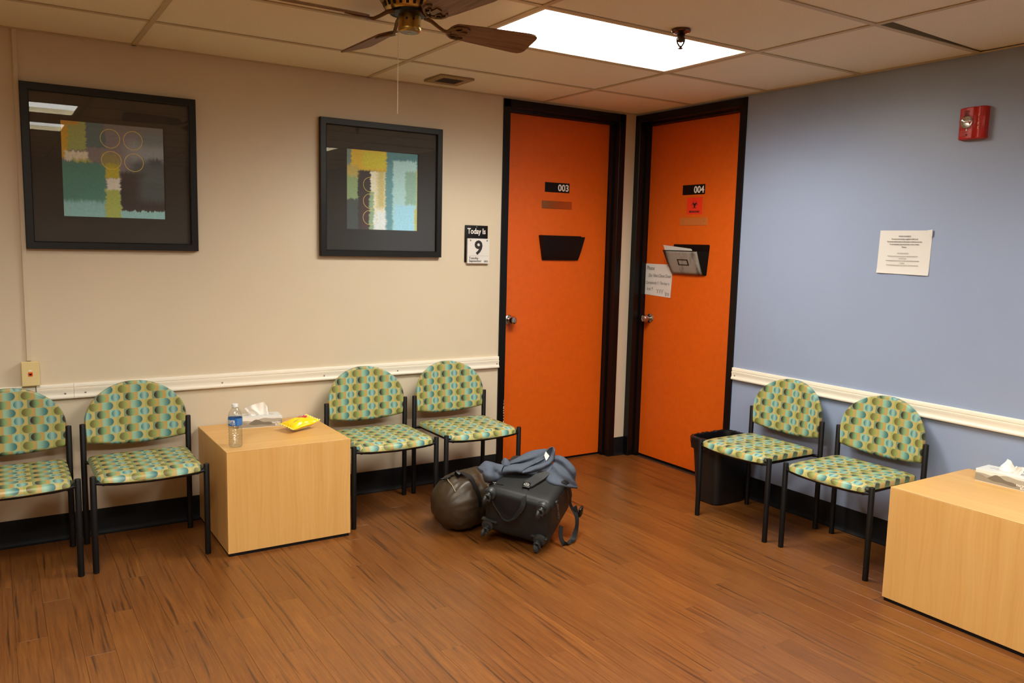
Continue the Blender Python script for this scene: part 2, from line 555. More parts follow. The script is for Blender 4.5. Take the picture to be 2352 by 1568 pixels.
def text_mesh(s, size, bold=0.0, depth=0.0006, align='CENTER', sx=1.0, shear=0.0, lift=0.0):
    """lettering as a mesh in the XZ plane facing -y, origin at its baseline"""
    cu = bpy.data.curves.new('txt', 'FONT')
    cu.body = s; cu.size = size; cu.align_x = align; cu.offset = bold; cu.extrude = depth; cu.shear = shear
    cu.resolution_u = 3
    ob = bpy.data.objects.new('txt', cu); COL.objects.link(ob)
    dg = bpy.context.evaluated_depsgraph_get()
    me = bpy.data.meshes.new_from_object(ob.evaluated_get(dg))
    bpy.data.objects.remove(ob); bpy.data.curves.remove(cu)
    for v in me.vertices:
        x, y, z = v.co
        v.co = (x * sx, -z, y)
    return me

def put_text(parent, s, size, x, y, z, mat, name='lettering', **kw):
    me = text_mesh(s, size, **kw)
    me.materials.clear(); me.materials.append(mat)
    return link(name, me, parent, (x, y, z))

# ================================================================== room shell
def structure(name, mb, mat, **kw):
    return tag(mb.build(name, mat, **kw), kind='structure')

DT = 2.412     # top of the rough door openings
w = MB()
w.box(WX - 0.12, -1.098, 0, 0.12, 0, 2.75).box(-1.098, -0.113, 0, 0.12, DT, 2.75).box(-0.113, 0.0, 0, 0.12, 0, 2.75)
wall_left = tag(w.build('wall_left', M['cream'], smooth=0), 'cream painted wall with two framed pictures and four chairs', None, None, 'structure')
w = MB()
w.box(0, 0.12, WY - 0.12, -0.996, 0, 2.75).box(0, 0.12, -0.996, -0.004, DT, 2.75)
wall_right = tag(w.build('wall_right', M['blue'], smooth=0), 'blue painted wall with the red fire alarm', None, None, 'structure')
structure('wall_back', MB().box(WX, 0, WY - 0.12, WY, 0, 2.75), M['cream'], smooth=0)
structure('wall_side', MB().box(WX - 0.12, WX, WY - 0.12, 0, 0, 2.75), M['cream'], smooth=0)

# ---- floor: vinyl planks 4 in wide, 36 in long, running toward the cream wall
PW, PL = 0.1028, 0.914
floor = structure('floor', MB().box(WX, 0.12, WY, 0.12, -0.06, -0.0045), plain('floor_joint_dark', (52, 33, 18), 0.7), smooth=0)
tag(floor, 'brown wood-look plank floor')
def plank_mesh(L, W=PW):
    g, c = 0.0003, 0.0005
    x0, x1, y0, y1 = g, W - g, g, L - g
    m = MB()
    m.v = [(x0, y0, -0.0045), (x1, y0, -0.0045), (x1, y1, -0.0045), (x0, y1, -0.0045),
           (x0, y0, -c), (x1, y0, -c), (x1, y1, -c), (x0, y1, -c),
           (x0 + c, y0 + c, 0), (x1 - c, y0 + c, 0), (x1 - c, y1 - c, 0), (x0 + c, y1 - c, 0)]
    m.f = [(8, 9, 10, 11)] + [(4 + i, 4 + (i + 1) % 4, 8 + (i + 1) % 4, 8 + i) for i in range(4)] + [(i, (i + 1) % 4, 4 + (i + 1) % 4, 4 + i) for i in range(4)]
    return m
JOINT = {20: -1.303, 21: -1.432, 19: -1.657, 18: -1.222, 16: -1.812, 17: -1.450, 14: -1.928, 15: -1.633, 13: -1.608,
         9: -2.153, 11: -2.163, 12: -2.347, 6: -2.640, 5: -2.317, 4: -2.125, 2: -2.313, 1: -2.008, 3: -2.530}
rng = random.Random(7)
plank_cache = {}
def plank_at(x, y1, L):
    key = round(L, 3)
    if key not in plank_cache:
        plank_cache[key] = plank_mesh(L).mesh('plank', M['wood_floor'], 0)
    o = link('plank', plank_cache[key], floor, (x, y1 - L, 0))
far = MB()
cols = []
k = -10
while True:
    x = -0.98 - PW * k - PW
    if x < WX: break
    joint = JOINT.get(k, None)
    if joint is None:
        joint = -0.05 - (((k * 0.371 + 0.13) % 1.0) * PL)
        joint = round(joint / 0.02) * 0.02
    top = joint
    while top < 0.1: top += PL
    y1 = top
    while y1 > WY:
        yt = min(y1, 0.1); L = round((yt - (y1 - PL)) / 0.005) * 0.005
        y0 = max(y1 - PL, WY)
        if x > -0.0 + 0.12 - PW + 0.0001:
            y1 -= PL; continue
        seen = -4.35 < x and y0 > -4.3 and not (y1 < -3.4 - 0.45 * 0 and x > -1.0 and y0 < -3.6)
        if seen and L > 0.05: plank_at(x, yt, L)
        elif yt - y0 > 0.03:
            pm = plank_mesh(yt - y0); b = len(far.v)
            far.v += [(vx + x, vy + y0, vz) for vx, vy, vz in pm.v]
            far.f += [[b + i for i in q] for q in pm.f]
        y1 -= PL
    k += 1
tag(far.build('far_planks', M['wood_floor'], floor, smooth=0), kind='stuff')

# ---- ceiling grid
GX = [0.0] + [-(0.8005 + 1.2192 * i) for i in range(5)] + [WX]
GY = [0.0] + [-(0.5392 + 0.6096 * i) for i in range(12)] + [WY]
ceiling = structure('ceiling', MB().box(WX, 0.12, WY, 0.12, 2.70, 2.75), M['plenum'], smooth=0)
tag(ceiling, 'suspended ceiling of tan tiles in a metal grid')
LIGHTS = [(1, 2), (3, 4), (3, 6), (1, 6)]       # (x cell, y cell) of the lamps
tile_cache = {}
for i in range(len(GX) - 1):
    for j in range(len(GY) - 1):
        if (i, j) in LIGHTS: continue
        x1, x0, y1, y0 = GX[i], GX[i + 1], GY[j], GY[j + 1]
        a, b = round(x1 - x0 - 0.008, 3), round(y1 - y0 - 0.008, 3)
        if (a, b) not in tile_cache:
            tile_cache[(a, b)] = MB().box(-a / 2, a / 2, -b / 2, b / 2, 0, 0.015, 0.0015).mesh('ceiling_tile', M['tile'], 0)
        cx, cy = (x0 + x1) / 2, (y0 + y1) / 2
        if (i, j) == (0, 4):        # the tile that slipped: one corner swung away from its bar, leaving a dark wedge
            th = R(3.3)
            px, py = -0.006, y1 - 0.004
            dx, dy = cx - px, cy - py
            o = link('ceiling_tile', tile_cache[(a, b)], ceiling, (px + dx * math.cos(th) - dy * math.sin(th), py + dx * math.sin(th) + dy * math.cos(th), H + 0.006), th)
        else:
            link('ceiling_tile', tile_cache[(a, b)], ceiling, (cx, cy, H + 0.0015))
def tbar(mb, x0, x1, y0, y1):
    mb.box(x0, x1, y0, y1, H - 0.0035, H + 0.0005, 0.0008)
for gx in GX[1:-1]:
    m = MB(); tbar(m, gx - 0.012, gx + 0.012, WY, 0.0); m.box(gx - 0.001, gx + 0.001, WY, 0, H, H + 0.035)
    m.build('grid_bar', M['tbar'], ceiling)
for gy in GY[1:-1]:
    m = MB()
    for i in range(len(GX) - 1):
        tbar(m, GX[i + 1] + 0.0125, GX[i] - 0.0125, gy - 0.012, gy + 0.012)
    m.box(WX, 0, gy - 0.001, gy + 0.001, H, H + 0.035)
    m.build('grid_bar', M['tbar'], ceiling)
m = MB(); tbar(m, WX, -0.0005, -0.020, -0.0005); m.build('wall_angle', M['tbar'], ceiling)
m = MB(); tbar(m, -0.020, -0.0005, WY, -0.021); m.build('wall_angle', M['tbar'], ceiling)

# ---- doors (local frame: x along the wall, -y into the room)
def door(name, label, loc, rz, width, face):
    root = tag(thing(name, label, None, loc, rz), kind='structure')
    zt = 2.424
    fr = MB()
    a0, a1 = 0.0, width
    prof = lambda a, sg: [(a, -0.010), (a + sg * face, -0.010), (a + sg * (face + 0.002), -0.008), (a + sg * (face + 0.002), 0.044),
                          (a + sg * (face + 0.016), 0.046), (a + sg * (face + 0.016), 0.118), (a, 0.118)]
    fr.prism(prof(a0, 1), 0.0, zt, 'XY')
    fr.prism(prof(a1, -1), 0.0, zt, 'XY')
    hp = [(y, zt - (x - a0)) for x, y in prof(a0, 1)]
    fr.prism(hp, a0 + 0.001, a1 - 0.001, 'YZ')
    fr.build('door_frame', M['black_paint'], root)
    x0, x1 = face + 0.018, width - face - 0.018
    MB().box(x0, x1, 0.085, 0.117, 0.014, zt - face - 0.018, 0.002).build('door_panel', M['orange'], root)
    MB().box(x0 - 0.015, x1 + 0.015, 0.09, 0.118, 0.0, 0.006).build('door_gap_shade', M['black_rubber'], root)  # black strip painting in the shade of the gap under the door
    kx = x0 + 0.064
    kn = MB().lathe([(0.012, -0.012), (0.0125, 0.006), (0.016, 0.012), (0.024, 0.022), (0.0285, 0.034), (0.0275, 0.047), (0.021, 0.056), (0.0125, 0.058), (0.012, 0.0575)], 28, axis='Y')
    for i, v in enumerate(kn.v): kn.v[i] = (v[0], 0.083 - 0.010 - v[1], v[2])
    knob = kn.build('door_knob', M['chrome'], root, (kx, 0, 1.013))
    rs = MB().lathe([(0.033, 0.085), (0.0325, 0.080), (0.028, 0.0765), (0.015, 0.075)], 28, axis='Y').build('knob_rose', M['chrome'], knob)
    ks = MB().lathe([(0.0065, 0.016), (0.006, 0.013), (0.003, 0.0125)], 14, axis='Y').build('key_cylinder', M['steel_screw'], knob)
    return root
door_1 = door('door_1', 'orange door in black frame at the end of the cream wall', (-1.105, 0, 0), 0, 0.999, 0.048)
door_2 = door('door_2', 'orange door in black frame at the corner end of the blue wall', (0, -0.002, 0), RW, 1.000, 0.048)

# ---- baseboards of black cove rubber
def cove(name, x0, x1, loc, rz):
    m = MB()
    m.prism([(0, 0), (-0.016, 0), (-0.0165, 0.003), (-0.010, 0.008), (-0.006, 0.016), (-0.004, 0.03), (-0.004, 0.131), (-0.003, 0.133), (0, 0.133)], x0, x1, 'YZ')
    return tag(m.build(name, M['black_rubber'], None, loc, rz), kind='structure')
cove('baseboard_left', WX, -1.106, (0, 0, 0), 0)
cove('baseboard_corner', -0.105, -0.002, (0, 0, 0), 0)
cove('baseboard_right', 1.003, -WY, (0, 0, 0), RW)

# ---- white chair rails
RAIL = [(0, 0.7135), (-0.021, 0.7135), (-0.023, 0.717), (-0.023, 0.724), (-0.019, 0.728), (-0.0165, 0.735), (-0.017, 0.748), (-0.019, 0.755), (-0.0185, 0.7625),
        (-0.013, 0.765), (-0.0128, 0.7665), (-0.016, 0.768), (-0.016, 0.784), (-0.014, 0.787), (0, 0.787)]
def rail(name, label, pieces, screws, loc, rz):
    root = tag(thing(name, label, None, loc, rz), kind='structure')
    for a, b in pieces:
        MB().prism(RAIL, a, b, 'YZ').build('rail_section', M['rail'], root, smooth=50)
    sm = MB().lathe([(0.0046, 0.0), (0.0044, -0.0018), (0.003, -0.0032), (0.001, -0.0036)], 12, axis='Y').mesh('screw', M['steel_screw'])
    for x in screws: link('screw', sm, root, (x, -0.0165, 0.739))
    return root
rail('trim_1', 'white moulded chair rail along the cream wall', [(WX, -3.7205), (-3.7155, -3.5575), (-3.5565, -1.1075)], [-3.595, -3.507, -2.853, -2.286, -1.826, -1.123], (0, 0, 0), 0)
rail('trim_2', 'white moulded chair rail along the blue wall', [(1.0075, 1.868), (1.8685, -WY)], [1.032], (0, 0, 0), RW)

# ---- ceiling lamps
def ceiling_lamp(i, j, label):
    x1, x0, y1, y0 = GX[i], GX[i + 1], GY[j], GY[j + 1]
    g = 0.014
    a, b = (x1 - x0) / 2 - g, (y1 - y0) / 2 - g
    root = thing('ceiling_light', label, 'ceiling light', ((x0 + x1) / 2, (y0 + y1) / 2, H), 0, 'recessed ceiling lamps')
    f = MB()
    t = 0.016
    for (p0, p1, q0, q1) in ((-a, a, -b, -b + t), (-a, a, b - t, b), (-a, -a + t, -b + t, b - t), (a - t * 2.0, a, -b + t, b - t)):
        f.box(p0, p1, q0, q1, -0.002, 0.0)
    for (p0, p1, q0, q1) in ((-a, a, -b, -b + 0.004), (-a, a, b - 0.004, b), (-a, -a + 0.004, -b, b), (a - 0.004, a, -b, b)):
        f.box(p0, p1, q0, q1, 0, 0.10)
    f.box(-a, a, -b, b, 0.10, 0.104)
    f.build('lamp_frame', M['lamp_frame'], root, smooth=0)
    MB().box(-a + 0.006, a - 0.006, -b + 0.006, b - 0.006, 0.036, 0.040).build('diffuser', M['lamp'], root, smooth=0)
    return root
ceiling_lamp(1, 2, 'bright rectangular ceiling light panel beside the sprinkler, in front of the doors')
for n_, (i, j) in enumerate(LIGHTS[1:]):
    ceiling_lamp(i, j, ['rectangular ceiling lamp over the left side of the room, nearer the cream wall', 'rectangular ceiling lamp over the left side, in line with the camera', 'rectangular ceiling lamp near the camera toward the blue wall'][n_])

# ================================================================== ceiling things
# air vent near the cream wall
v = thing('ceiling_vent', 'small square air vent with dark grille in ceiling near cream wall', 'vent', (-1.628, -0.250, H))
f = MB()
o_, i_ = 0.107, 0.066
for (x0, x1, y0, y1) in ((-o_, o_, -o_, -i_), (-o_, o_, i_, o_), (-o_, -i_, -i_, i_), (i_, o_, -i_, i_)):
    f.box(x0, x1, y0, y1, -0.011, -0.0005, 0.002)
f.build('vent_frame', plain('vent_tan', (158, 134, 92), 0.5), v)
dark_vent = plain('vent_dark', (56, 44, 34), 0.7)
MB().box(-i_, i_, -i_, i_, -0.0025, -0.001).build('vent_backing', dark_vent, v, smooth=0)
lv = MB().box(-i_, i_, -0.0032, 0.0032, -0.0085, -0.004, 0.0008).mesh('louver', dark_vent)
for q in range(11): link('louver', lv, v, (0, -0.060 + q * 0.012, 0))
sc = MB().lathe([(0.003, -0.0112), (0.0025, -0.0125), (0.001, -0.013)], 10).mesh('screw', M['bronze'])
for sx, sy in ((0, 0.088), (0, -0.088), (0.088, 0), (-0.088, 0)): link('screw', sc, v, (sx, sy, 0))

# sprinkler head
s = thing('sprinkler_head', 'bronze fire sprinkler head hanging under ceiling beside the light panel', 'sprinkler', (-1.357, -1.830, H))
MB().lathe([(0.040, -0.001), (0.0415, -0.006), (0.039, -0.011), (0.031, -0.013), (0.024, -0.009), (0.016, -0.008)], 32).build('escutcheon', plain('bronze_cup', (112, 84, 66), 0.22, 1.0), s)
MB().lathe([(0.013, -0.006), (0.0135, -0.018), (0.017, -0.022), (0.018, -0.026), (0.014, -0.028), (0.0165, -0.034), (0.0165, -0.044), (0.012, -0.050), (0.006, -0.051)], 20).build('sprinkler_body', M['bronze'], s)
for sg in (-1, 1):
    MB().tube([(sg * 0.0145 * 0.84, -sg * 0.0145 * 0.54, -0.036), (sg * 0.0155 * 0.84, -sg * 0.0155 * 0.54, -0.046), (sg * 0.012 * 0.84, -sg * 0.012 * 0.54, -0.058), (sg * 0.003, -sg * 0.002, -0.070)], [0.0046, 0.004, 0.0034, 0.0036], 8).build('frame_arm', M['bronze'], s)
MB().tube([(0, 0, -0.046), (0, 0, -0.068)], 0.0016, 8).build('glass_bulb', plain('bulb_red', (120, 60, 50), 0.2), s)
d = MB()
d.lathe([(0.004, -0.068), (0.0045, -0.074), (0.007, -0.0765), (0.011, -0.0775), (0.011, -0.079), (0.002, -0.0795)], 16)
for q in range(10):
    a = 2 * PI * q / 10
    c_, s_ = math.cos(a), math.sin(a)
    d.poly([(c_ * 0.010 - s_ * 0.0026, s_ * 0.010 + c_ * 0.0026, -0.0782), (c_ * 0.0185 - s_ * 0.0038, s_ * 0.0185 + c_ * 0.0038, -0.0768), (c_ * 0.0185 + s_ * 0.0038, s_ * 0.0185 - c_ * 0.0038, -0.0768), (c_ * 0.010 + s_ * 0.0026, s_ * 0.010 - c_ * 0.0026, -0.0782)])
d.build('deflector', M['bronze'], s)

# ceiling fan: flush housing, four blades
fan = thing('ceiling_fan', 'brass ceiling fan with four dark wooden blades and a pull chain', 'fan', (-2.557, -1.688, H))
zb = 2.303 - H
MB().lathe([(0.070, -0.0005), (0.085, -0.010), (0.104, -0.030), (0.110, -0.048), (0.108, -0.062), (0.098, -0.074)], 40).build('motor_housing', plain('housing_cream', (150, 120, 78), 0.45, 0.3), fan)
MB().lathe([(0.100, -0.070), (0.092, -0.088), (0.078, -0.097), (0.06, -0.099)], 40).build('vented_ring', M['brass'], fan)
slots = MB()
for q in range(24):
    a = 2 * PI * q / 24
    u = Vector((math.cos(a), math.sin(a), 0)); t_ = Vector((-u.y, u.x, 0))
    p = [u * 0.1005 + Vector((0, 0, -0.0735)), u * 0.0925 + Vector((0, 0, -0.0905))]
    slots.poly([p[0] - t_ * 0.0055, p[0] + t_ * 0.0055, p[1] + t_ * 0.005, p[1] - t_ * 0.005])
tag(slots.build('vent_slots', M['black_rubber'], fan, smooth=0), kind='stuff')
MB().lathe([(0.074, -0.096), (0.072, -0.106), (0.055, -0.110), (0.040, -0.111)], 32).build('motor_plate', M['black_plastic'], fan)
hs = MB().lathe([(0.0395, -0.101), (0.0405, -0.106), (0.0405, -0.150), (0.0415, -0.152), (0.0415, -0.158), (0.039, -0.166), (0.033, -0.169), (0.032, -0.1675)], 40)
sw = hs.build('switch_housing', M['brass'], fan)
MB().lathe([(0.0325, -0.1672), (0.031, -0.1690), (0.004, -0.1692)], 32).build('bottom_cap', plain('cap_grey_green', (128, 132, 112), 0.4), sw)
MB().lathe([(0.007, -0.1685), (0.006, -0.1715), (0.002, -0.172)], 14).build('cap_screw', M['brass'], sw)
for aa in (-95, -60, -130): 
    a = R(aa); MB().lathe([(0.0045, 0.0), (0.004, 0.0012)], 10, axis='Y').build('switch_hole', M['black_rubber'], sw, (0.0404 * math.cos(a), 0.0404 * math.sin(a), -0.128 if aa != -60 else -0.150), a - PI / 2 + PI)
bl_mat = NT('fan_blade_wood')
o_c, bx, by, bz = bl_mat.objc()
gr = bl_mat.noise(bl_mat.vec(bl_mat.mul(bx, 5.0), bl_mat.mul(by, 90.0), 0.0), 1.0, 4.0, 0.6, 0.6)
bl_c = bl_mat.mix(bl_mat.lerp(gr, 0.3, 0.7, 0, 1), lin((104, 76, 50)), lin((142, 110, 78)))
bl_mat = bl_mat.done(bl_c, 0.5, 0.0, 0.3)
def blade_mb():
    r0, r1, wr, wt, th = 0.168, 0.528, 0.048, 0.070, 0.006
    pts = []
    n = 10
    for i in range(n + 1):           # rounded root
        a = PI / 2 + PI * i / n
        pts.append((r0 + 0.022 + 0.030 * math.cos(a), (wr - 0.002) * math.sin(a)))
    lower = [(r0 + 0.10, -wr - 0.006), (r1 - 0.045, -wt)]
    tip = [(r1 - 0.020, -wt + 0.001), (r1 - 0.006, -wt + 0.010), (r1, -wt + 0.024), (r1, wt - 0.024), (r1 - 0.006, wt - 0.010), (r1 - 0.020, wt - 0.001)]
    upper = [(r1 - 0.045, wt), (r0 + 0.10, wr + 0.006)]
    return MB().prism(pts + lower + tip + upper, -th / 2, th / 2, 'XY')
bm_blade = blade_mb().mesh('blade', bl_mat)
arm = MB()
arm.tube([(0.066, 0, 0.030), (0.092, 0, 0.022), (0.118, 0, 0.004), (0.140, 0, -0.008), (0.165, 0, -0.010)], [0.008, 0.0075, 0.0065, 0.0065, 0.006], 10)
for sg in (-1, 1):
    arm.tube([(0.150, 0, -0.009), (0.165, sg * 0.020, -0.008), (0.185, sg * 0.036, -0.006), (0.215, sg * 0.040, -0.006), (0.235, sg * 0.030, -0.006)], [0.006, 0.006, 0.0055, 0.005, 0.003], 8)
    arm.tube([(0.165, sg * 0.02, -0.008), (0.190, sg * 0.012, -0.007), (0.205, sg * 0.020, -0.007), (0.200, sg * 0.028, -0.007)], 0.0035, 8)
arm.box(0.170, 0.235, -0.010, 0.010, -0.008, -0.003, 0.001)
arm_me = arm.mesh('blade_arm', plain('arm_antique_brass', (112, 86, 52), 0.4, 0.9))
for q in range(4):
    b = link('blade', bm_blade, fan, (0, 0, zb), 0)
    b.rotation_euler = (Matrix.Rotation(R(0.3 + 90 * q), 3, 'Z') @ Matrix.Rotation(-0.31, 3, 'X')).to_euler()
    ar = link('blade_arm', arm_me, b, (0, 0, 0))
ch = MB()
cx_, cy_ = -0.843 * 0.040, 0.538 * 0.040
ch.tube([(cx_, cy_, -0.150), (cx_ * 1.04, cy_ * 1.04, -0.160), (cx_ * 1.04, cy_ * 1.04, -0.205)], 0.0013, 6)
zc = -0.207
while zc > -0.455:
    ch.lathe([(0.0004, zc), (0.0022, zc - 0.0012), (0.0022, zc - 0.0026), (0.0004, zc - 0.0038)], 6, cx_ * 1.04, cy_ * 1.04, cap=False)
    zc -= 0.0041
ch.build('pull_chain', plain('chain_nickel', (226, 214, 186), 0.4, 0.2), fan)

# ================================================================== pictures
def picture(label, art_name, art_mat, x0, x1, z0, z1, fw, ax0, ax1, az0, az1):
    """all edges measured on the wall; frame 3 cm deep"""
    cx, cz = (x0 + x1) / 2, (z0 + z1) / 2
    root = thing('framed_picture', label, 'picture', (cx, 0, cz), 0, 'framed abstract prints on the cream wall')
    W, Hh = (x1 - x0) / 2, (z1 - z0) / 2
    d0, d1 = -0.032, -0.002
    fr = MB()
    ring = lambda a, b, y: [(-a, y, -b), (a, y, -b), (a, y, b), (-a, y, b)]
    prof = [(0, d1), (0, d0 + 0.002), (0.002, d0), (fw - 0.004, d0), (fw, d0 + 0.004), (fw, d0 + 0.016), (fw, d1)]
    rings = [ring(W - p, Hh - p, y) for p, y in prof]
    base = 0
    for rr in rings: fr.v += rr
    n = len(rings)
    for j in range(n):
        for i in range(4):
            i2 = (i + 1) % 4; j2 = (j + 1) % n
            fr.f.append([j * 4 + i, j * 4 + i2, j2 * 4 + i2, j2 * 4 + i])
    fr.build('frame', M['frame_black'], root, smooth=20)
    mb = MB()
    iw, ih = W - fw - 0.0005, Hh - fw - 0.0005
    mx0, mx1, mz0, mz1 = ax0 - cx, ax1 - cx, az0 - cz, az1 - cz
    ym = d0 + 0.019; bev = 0.004
    o4 = [(-iw, ym, -ih), (iw, ym, -ih), (iw, ym, ih), (-iw, ym, ih)]
    i4 = [(mx0 - bev, ym, mz0 - bev), (mx1 + bev, ym, mz0 - bev), (mx1 + bev, ym, mz1 + bev), (mx0 - bev, ym, mz1 + bev)]
    e4 = [(mx0, ym + 0.003, mz0), (mx1, ym + 0.003, mz0), (mx1, ym + 0.003, mz1), (mx0, ym + 0.003, mz1)]
    mb.v = o4 + i4 + e4
    for i in range(4):
        i2 = (i + 1) % 4
        mb.f += [[i, i2, 4 + i2, 4 + i], [4 + i, 4 + i2, 8 + i2, 8 + i]]
    mb.build('mat_board', M['mat_board'], root, smooth=0)
    MB().poly([(mx0 - 0.002, ym + 0.0035, mz0 - 0.002), (mx1 + 0.002, ym + 0.0035, mz0 - 0.002), (mx1 + 0.002, ym + 0.0035, mz1 + 0.002), (mx0 - 0.002, ym + 0.0035, mz1 + 0.002)],
              [(0, 0), (1, 0), (1, 1), (0, 1)]).build('art_print', art_mat, root, smooth=0)
    MB().box(-iw, iw, d0 + 0.0145, d0 + 0.0165, -ih, ih).build('glass_pane', M['pane'], root, smooth=0)
    return root
GOLD = (226, 198, 92)
art1 = mat_painting('abstract_print_grey', (128, 122, 126), [
    (0.62, 1.1, 0.60, 0.84, (150, 156, 156), 0.08, 0.9), (0.75, 1.1, 0.80, 1.1, (112, 124, 124), 0.06, 0.9), (0.22, 0.42, 0.74, 1.1, (84, 110, 112), 0.012, 0.9),
    (0.40, 1.1, 0.92, 1.1, (116, 116, 112), 0.03, 0.7),
    (0.66, 1.1, 0.30, 0.63, (84, 92, 92), 0.06, 0.95), (0.85, 0.98, 0.58, 0.66, (70, 76, 84), 0.03, 0.9),
    (-0.1, 0.235, 0.70, 1.1, (160, 172, 100), 0.008, 1.0), (-0.1, 0.065, 0.60, 1.1, (208, 166, 52), 0.02, 1.0), (-0.1, 0.17, 0.955, 1.1, (204, 150, 62), 0.02, 0.9),
    (0.03, 0.25, 0.585, 0.685, (224, 216, 188), 0.012, 1.0), (0.10, 0.28, 0.53, 0.61, (168, 172, 80), 0.02, 0.85), (0.27, 0.56, 0.56, 0.70, (132, 122, 116), 0.03, 0.6),
    (-0.1, 0.41, 0.12, 0.575, (82, 134, 118), 0.010, 1.0), (-0.1, 0.41, -0.1, 0.17, (140, 190, 184), 0.03, 0.95), (0.40, 1.1, -0.1, 0.085, (146, 192, 186), 0.008, 1.0),
    (0.555, 1.1, 0.085, 0.40, (58, 53, 50), 0.010, 1.0), (0.555, 0.80, 0.30, 0.50, (62, 57, 54), 0.03, 0.95), (0.74, 1.1, 0.20, 0.50, (86, 96, 94), 0.07, 0.75),
    (0.40, 0.55, -0.1, 0.32, (170, 182, 92), 0.008, 1.0), (0.42, 0.55, 0.30, 0.43, (222, 216, 196), 0.012, 1.0), (0.405, 0.55, 0.43, 0.58, (190, 176, 58), 0.010, 1.0),
    (0.38, 0.56, 0.55, 0.69, (160, 150, 70), 0.035, 0.7)],
    [(0.466, 0.845, 0.095, 0.098, GOLD, 0.028), (0.690, 0.842, 0.093, 0.098, GOLD, 0.028), (0.472, 0.615, 0.096, 0.095, GOLD, 0.028), (0.695, 0.607, 0.093, 0.095, GOLD, 0.028)])
art2 = mat_painting('abstract_print_teal', (72, 76, 72), [
    (0.53, 1.1, -0.1, 1.1, (96, 142, 144), 0.012, 1.0), (0.53, 1.1, 0.86, 1.1, (82, 126, 126), 0.05, 0.9),
    (0.64, 0.985, -0.1, 0.90, (166, 198, 188), 0.018, 1.0), (0.66, 0.97, -0.1, 0.33, (150, 198, 210), 0.05, 0.9), (0.82, 1.1, 0.34, 0.77, (136, 166, 142), 0.02, 0.95),
    (0.955, 1.1, -0.1, 0.30, (184, 174, 80), 0.02, 0.9), (0.98, 1.1, 0.3, 0.8, (186, 180, 100), 0.015, 0.8),
    (-0.1, 0.155, 0.38, 0.84, (136, 154, 108), 0.012, 1.0), (-0.1, 0.10, 0.80, 1.1, (112, 130, 116), 0.02, 1.0),
    (0.155, 0.335, -0.1, 0.74, (60, 54, 50), 0.008, 1.0), (0.20, 0.335, -0.1, 0.42, (74, 54, 50), 0.02, 0.8),
    (0.325, 0.535, -0.1, 0.74, (222, 212, 180), 0.010, 1.0), (0.42, 0.53, 0.28, 0.80, (184, 166, 76), 0.04, 0.75), (0.33, 0.54, -0.1, 0.24, (214, 216, 206), 0.03, 0.9),
    (0.31, 0.37, -0.1, 0.48, (136, 160, 120), 0.012, 0.95),
    (0.06, 0.545, 0.745, 1.1, (206, 168, 56), 0.012, 1.0), (0.22, 0.54, 0.78, 0.98, (198, 184, 60), 0.03, 0.95), (0.0, 0.16, 0.66, 0.80, (186, 160, 84), 0.03, 0.9)],
    [(0.325, 0.570, 0.098, 0.092, GOLD, 0.022), (0.325, 0.363, 0.098, 0.092, GOLD, 0.022), (0.322, 0.155, 0.098, 0.092, GOLD, 0.022)])
picture('larger black framed abstract print with four gold rings, nearer the wall jack', 'art', art1, -3.730, -2.962, 1.440, 2.204, 0.0355, -3.568, -3.117, 1.598, 2.046)
picture('black framed abstract print with three gold rings, beside the day calendar', 'art', art2, -2.308, -1.547, 1.4235, 2.188, 0.0355, -2.146, -1.704, 1.580, 2.0295)

# ================================================================== wall calendar "Today Is 9"
cal = thing('day_calendar', 'black and white tear-off day calendar reading Today Is 9, left of orange door', 'calendar', (-1.2885, -0.002, 1.508))
MB().box(-0.083, 0.083, -0.006, 0, -0.112, 0.118, 0.003).build('backboard', M['black_plastic'], cal)
put_text(cal, 'Today Is', 0.048, 0.0, -0.0066, 0.066, M['white_text'], bold=0.0009, sx=0.80)
MB().box(-0.0705, 0.0885, -0.020, -0.0063, -0.120, 0.036, 0.001).build('page_pad', M['paper'], cal)
put_text(cal, '9', 0.118, 0.008, -0.0206, -0.060, M['black_text'], bold=0.0035)
put_text(cal, 'Tuesday', 0.0205, -0.060, -0.0206, -0.0925, M['black_text'], align='LEFT', bold=0.0002)
put_text(cal, 'September', 0.0205, -0.060, -0.0206, -0.1105, M['black_text'], align='LEFT', bold=0.0002)
put_text(cal, '2025', 0.0145, 0.049, -0.0206, -0.1105, M['black_text'], align='LEFT', bold=0.0002)
MB().box(-0.062, 0.082, -0.0205, -0.0199, -0.0725, -0.0717).build('rule_line', M['grey_text'], cal, smooth=0)
for sx in (-0.050, 0.070):
    MB().lathe([(0.005, -0.0199), (0.005, -0.0215), (0.002, -0.0218)], 12, axis='Y').build('rivet', M['steel_screw'], cal, (sx, 0, 0.024))
MB().lathe([(0.004, -0.0059), (0.004, -0.0085), (0.0015, -0.009)], 12, axis='Y').build('hanging_pin', M['chrome'], cal, (0, 0, 0.109))

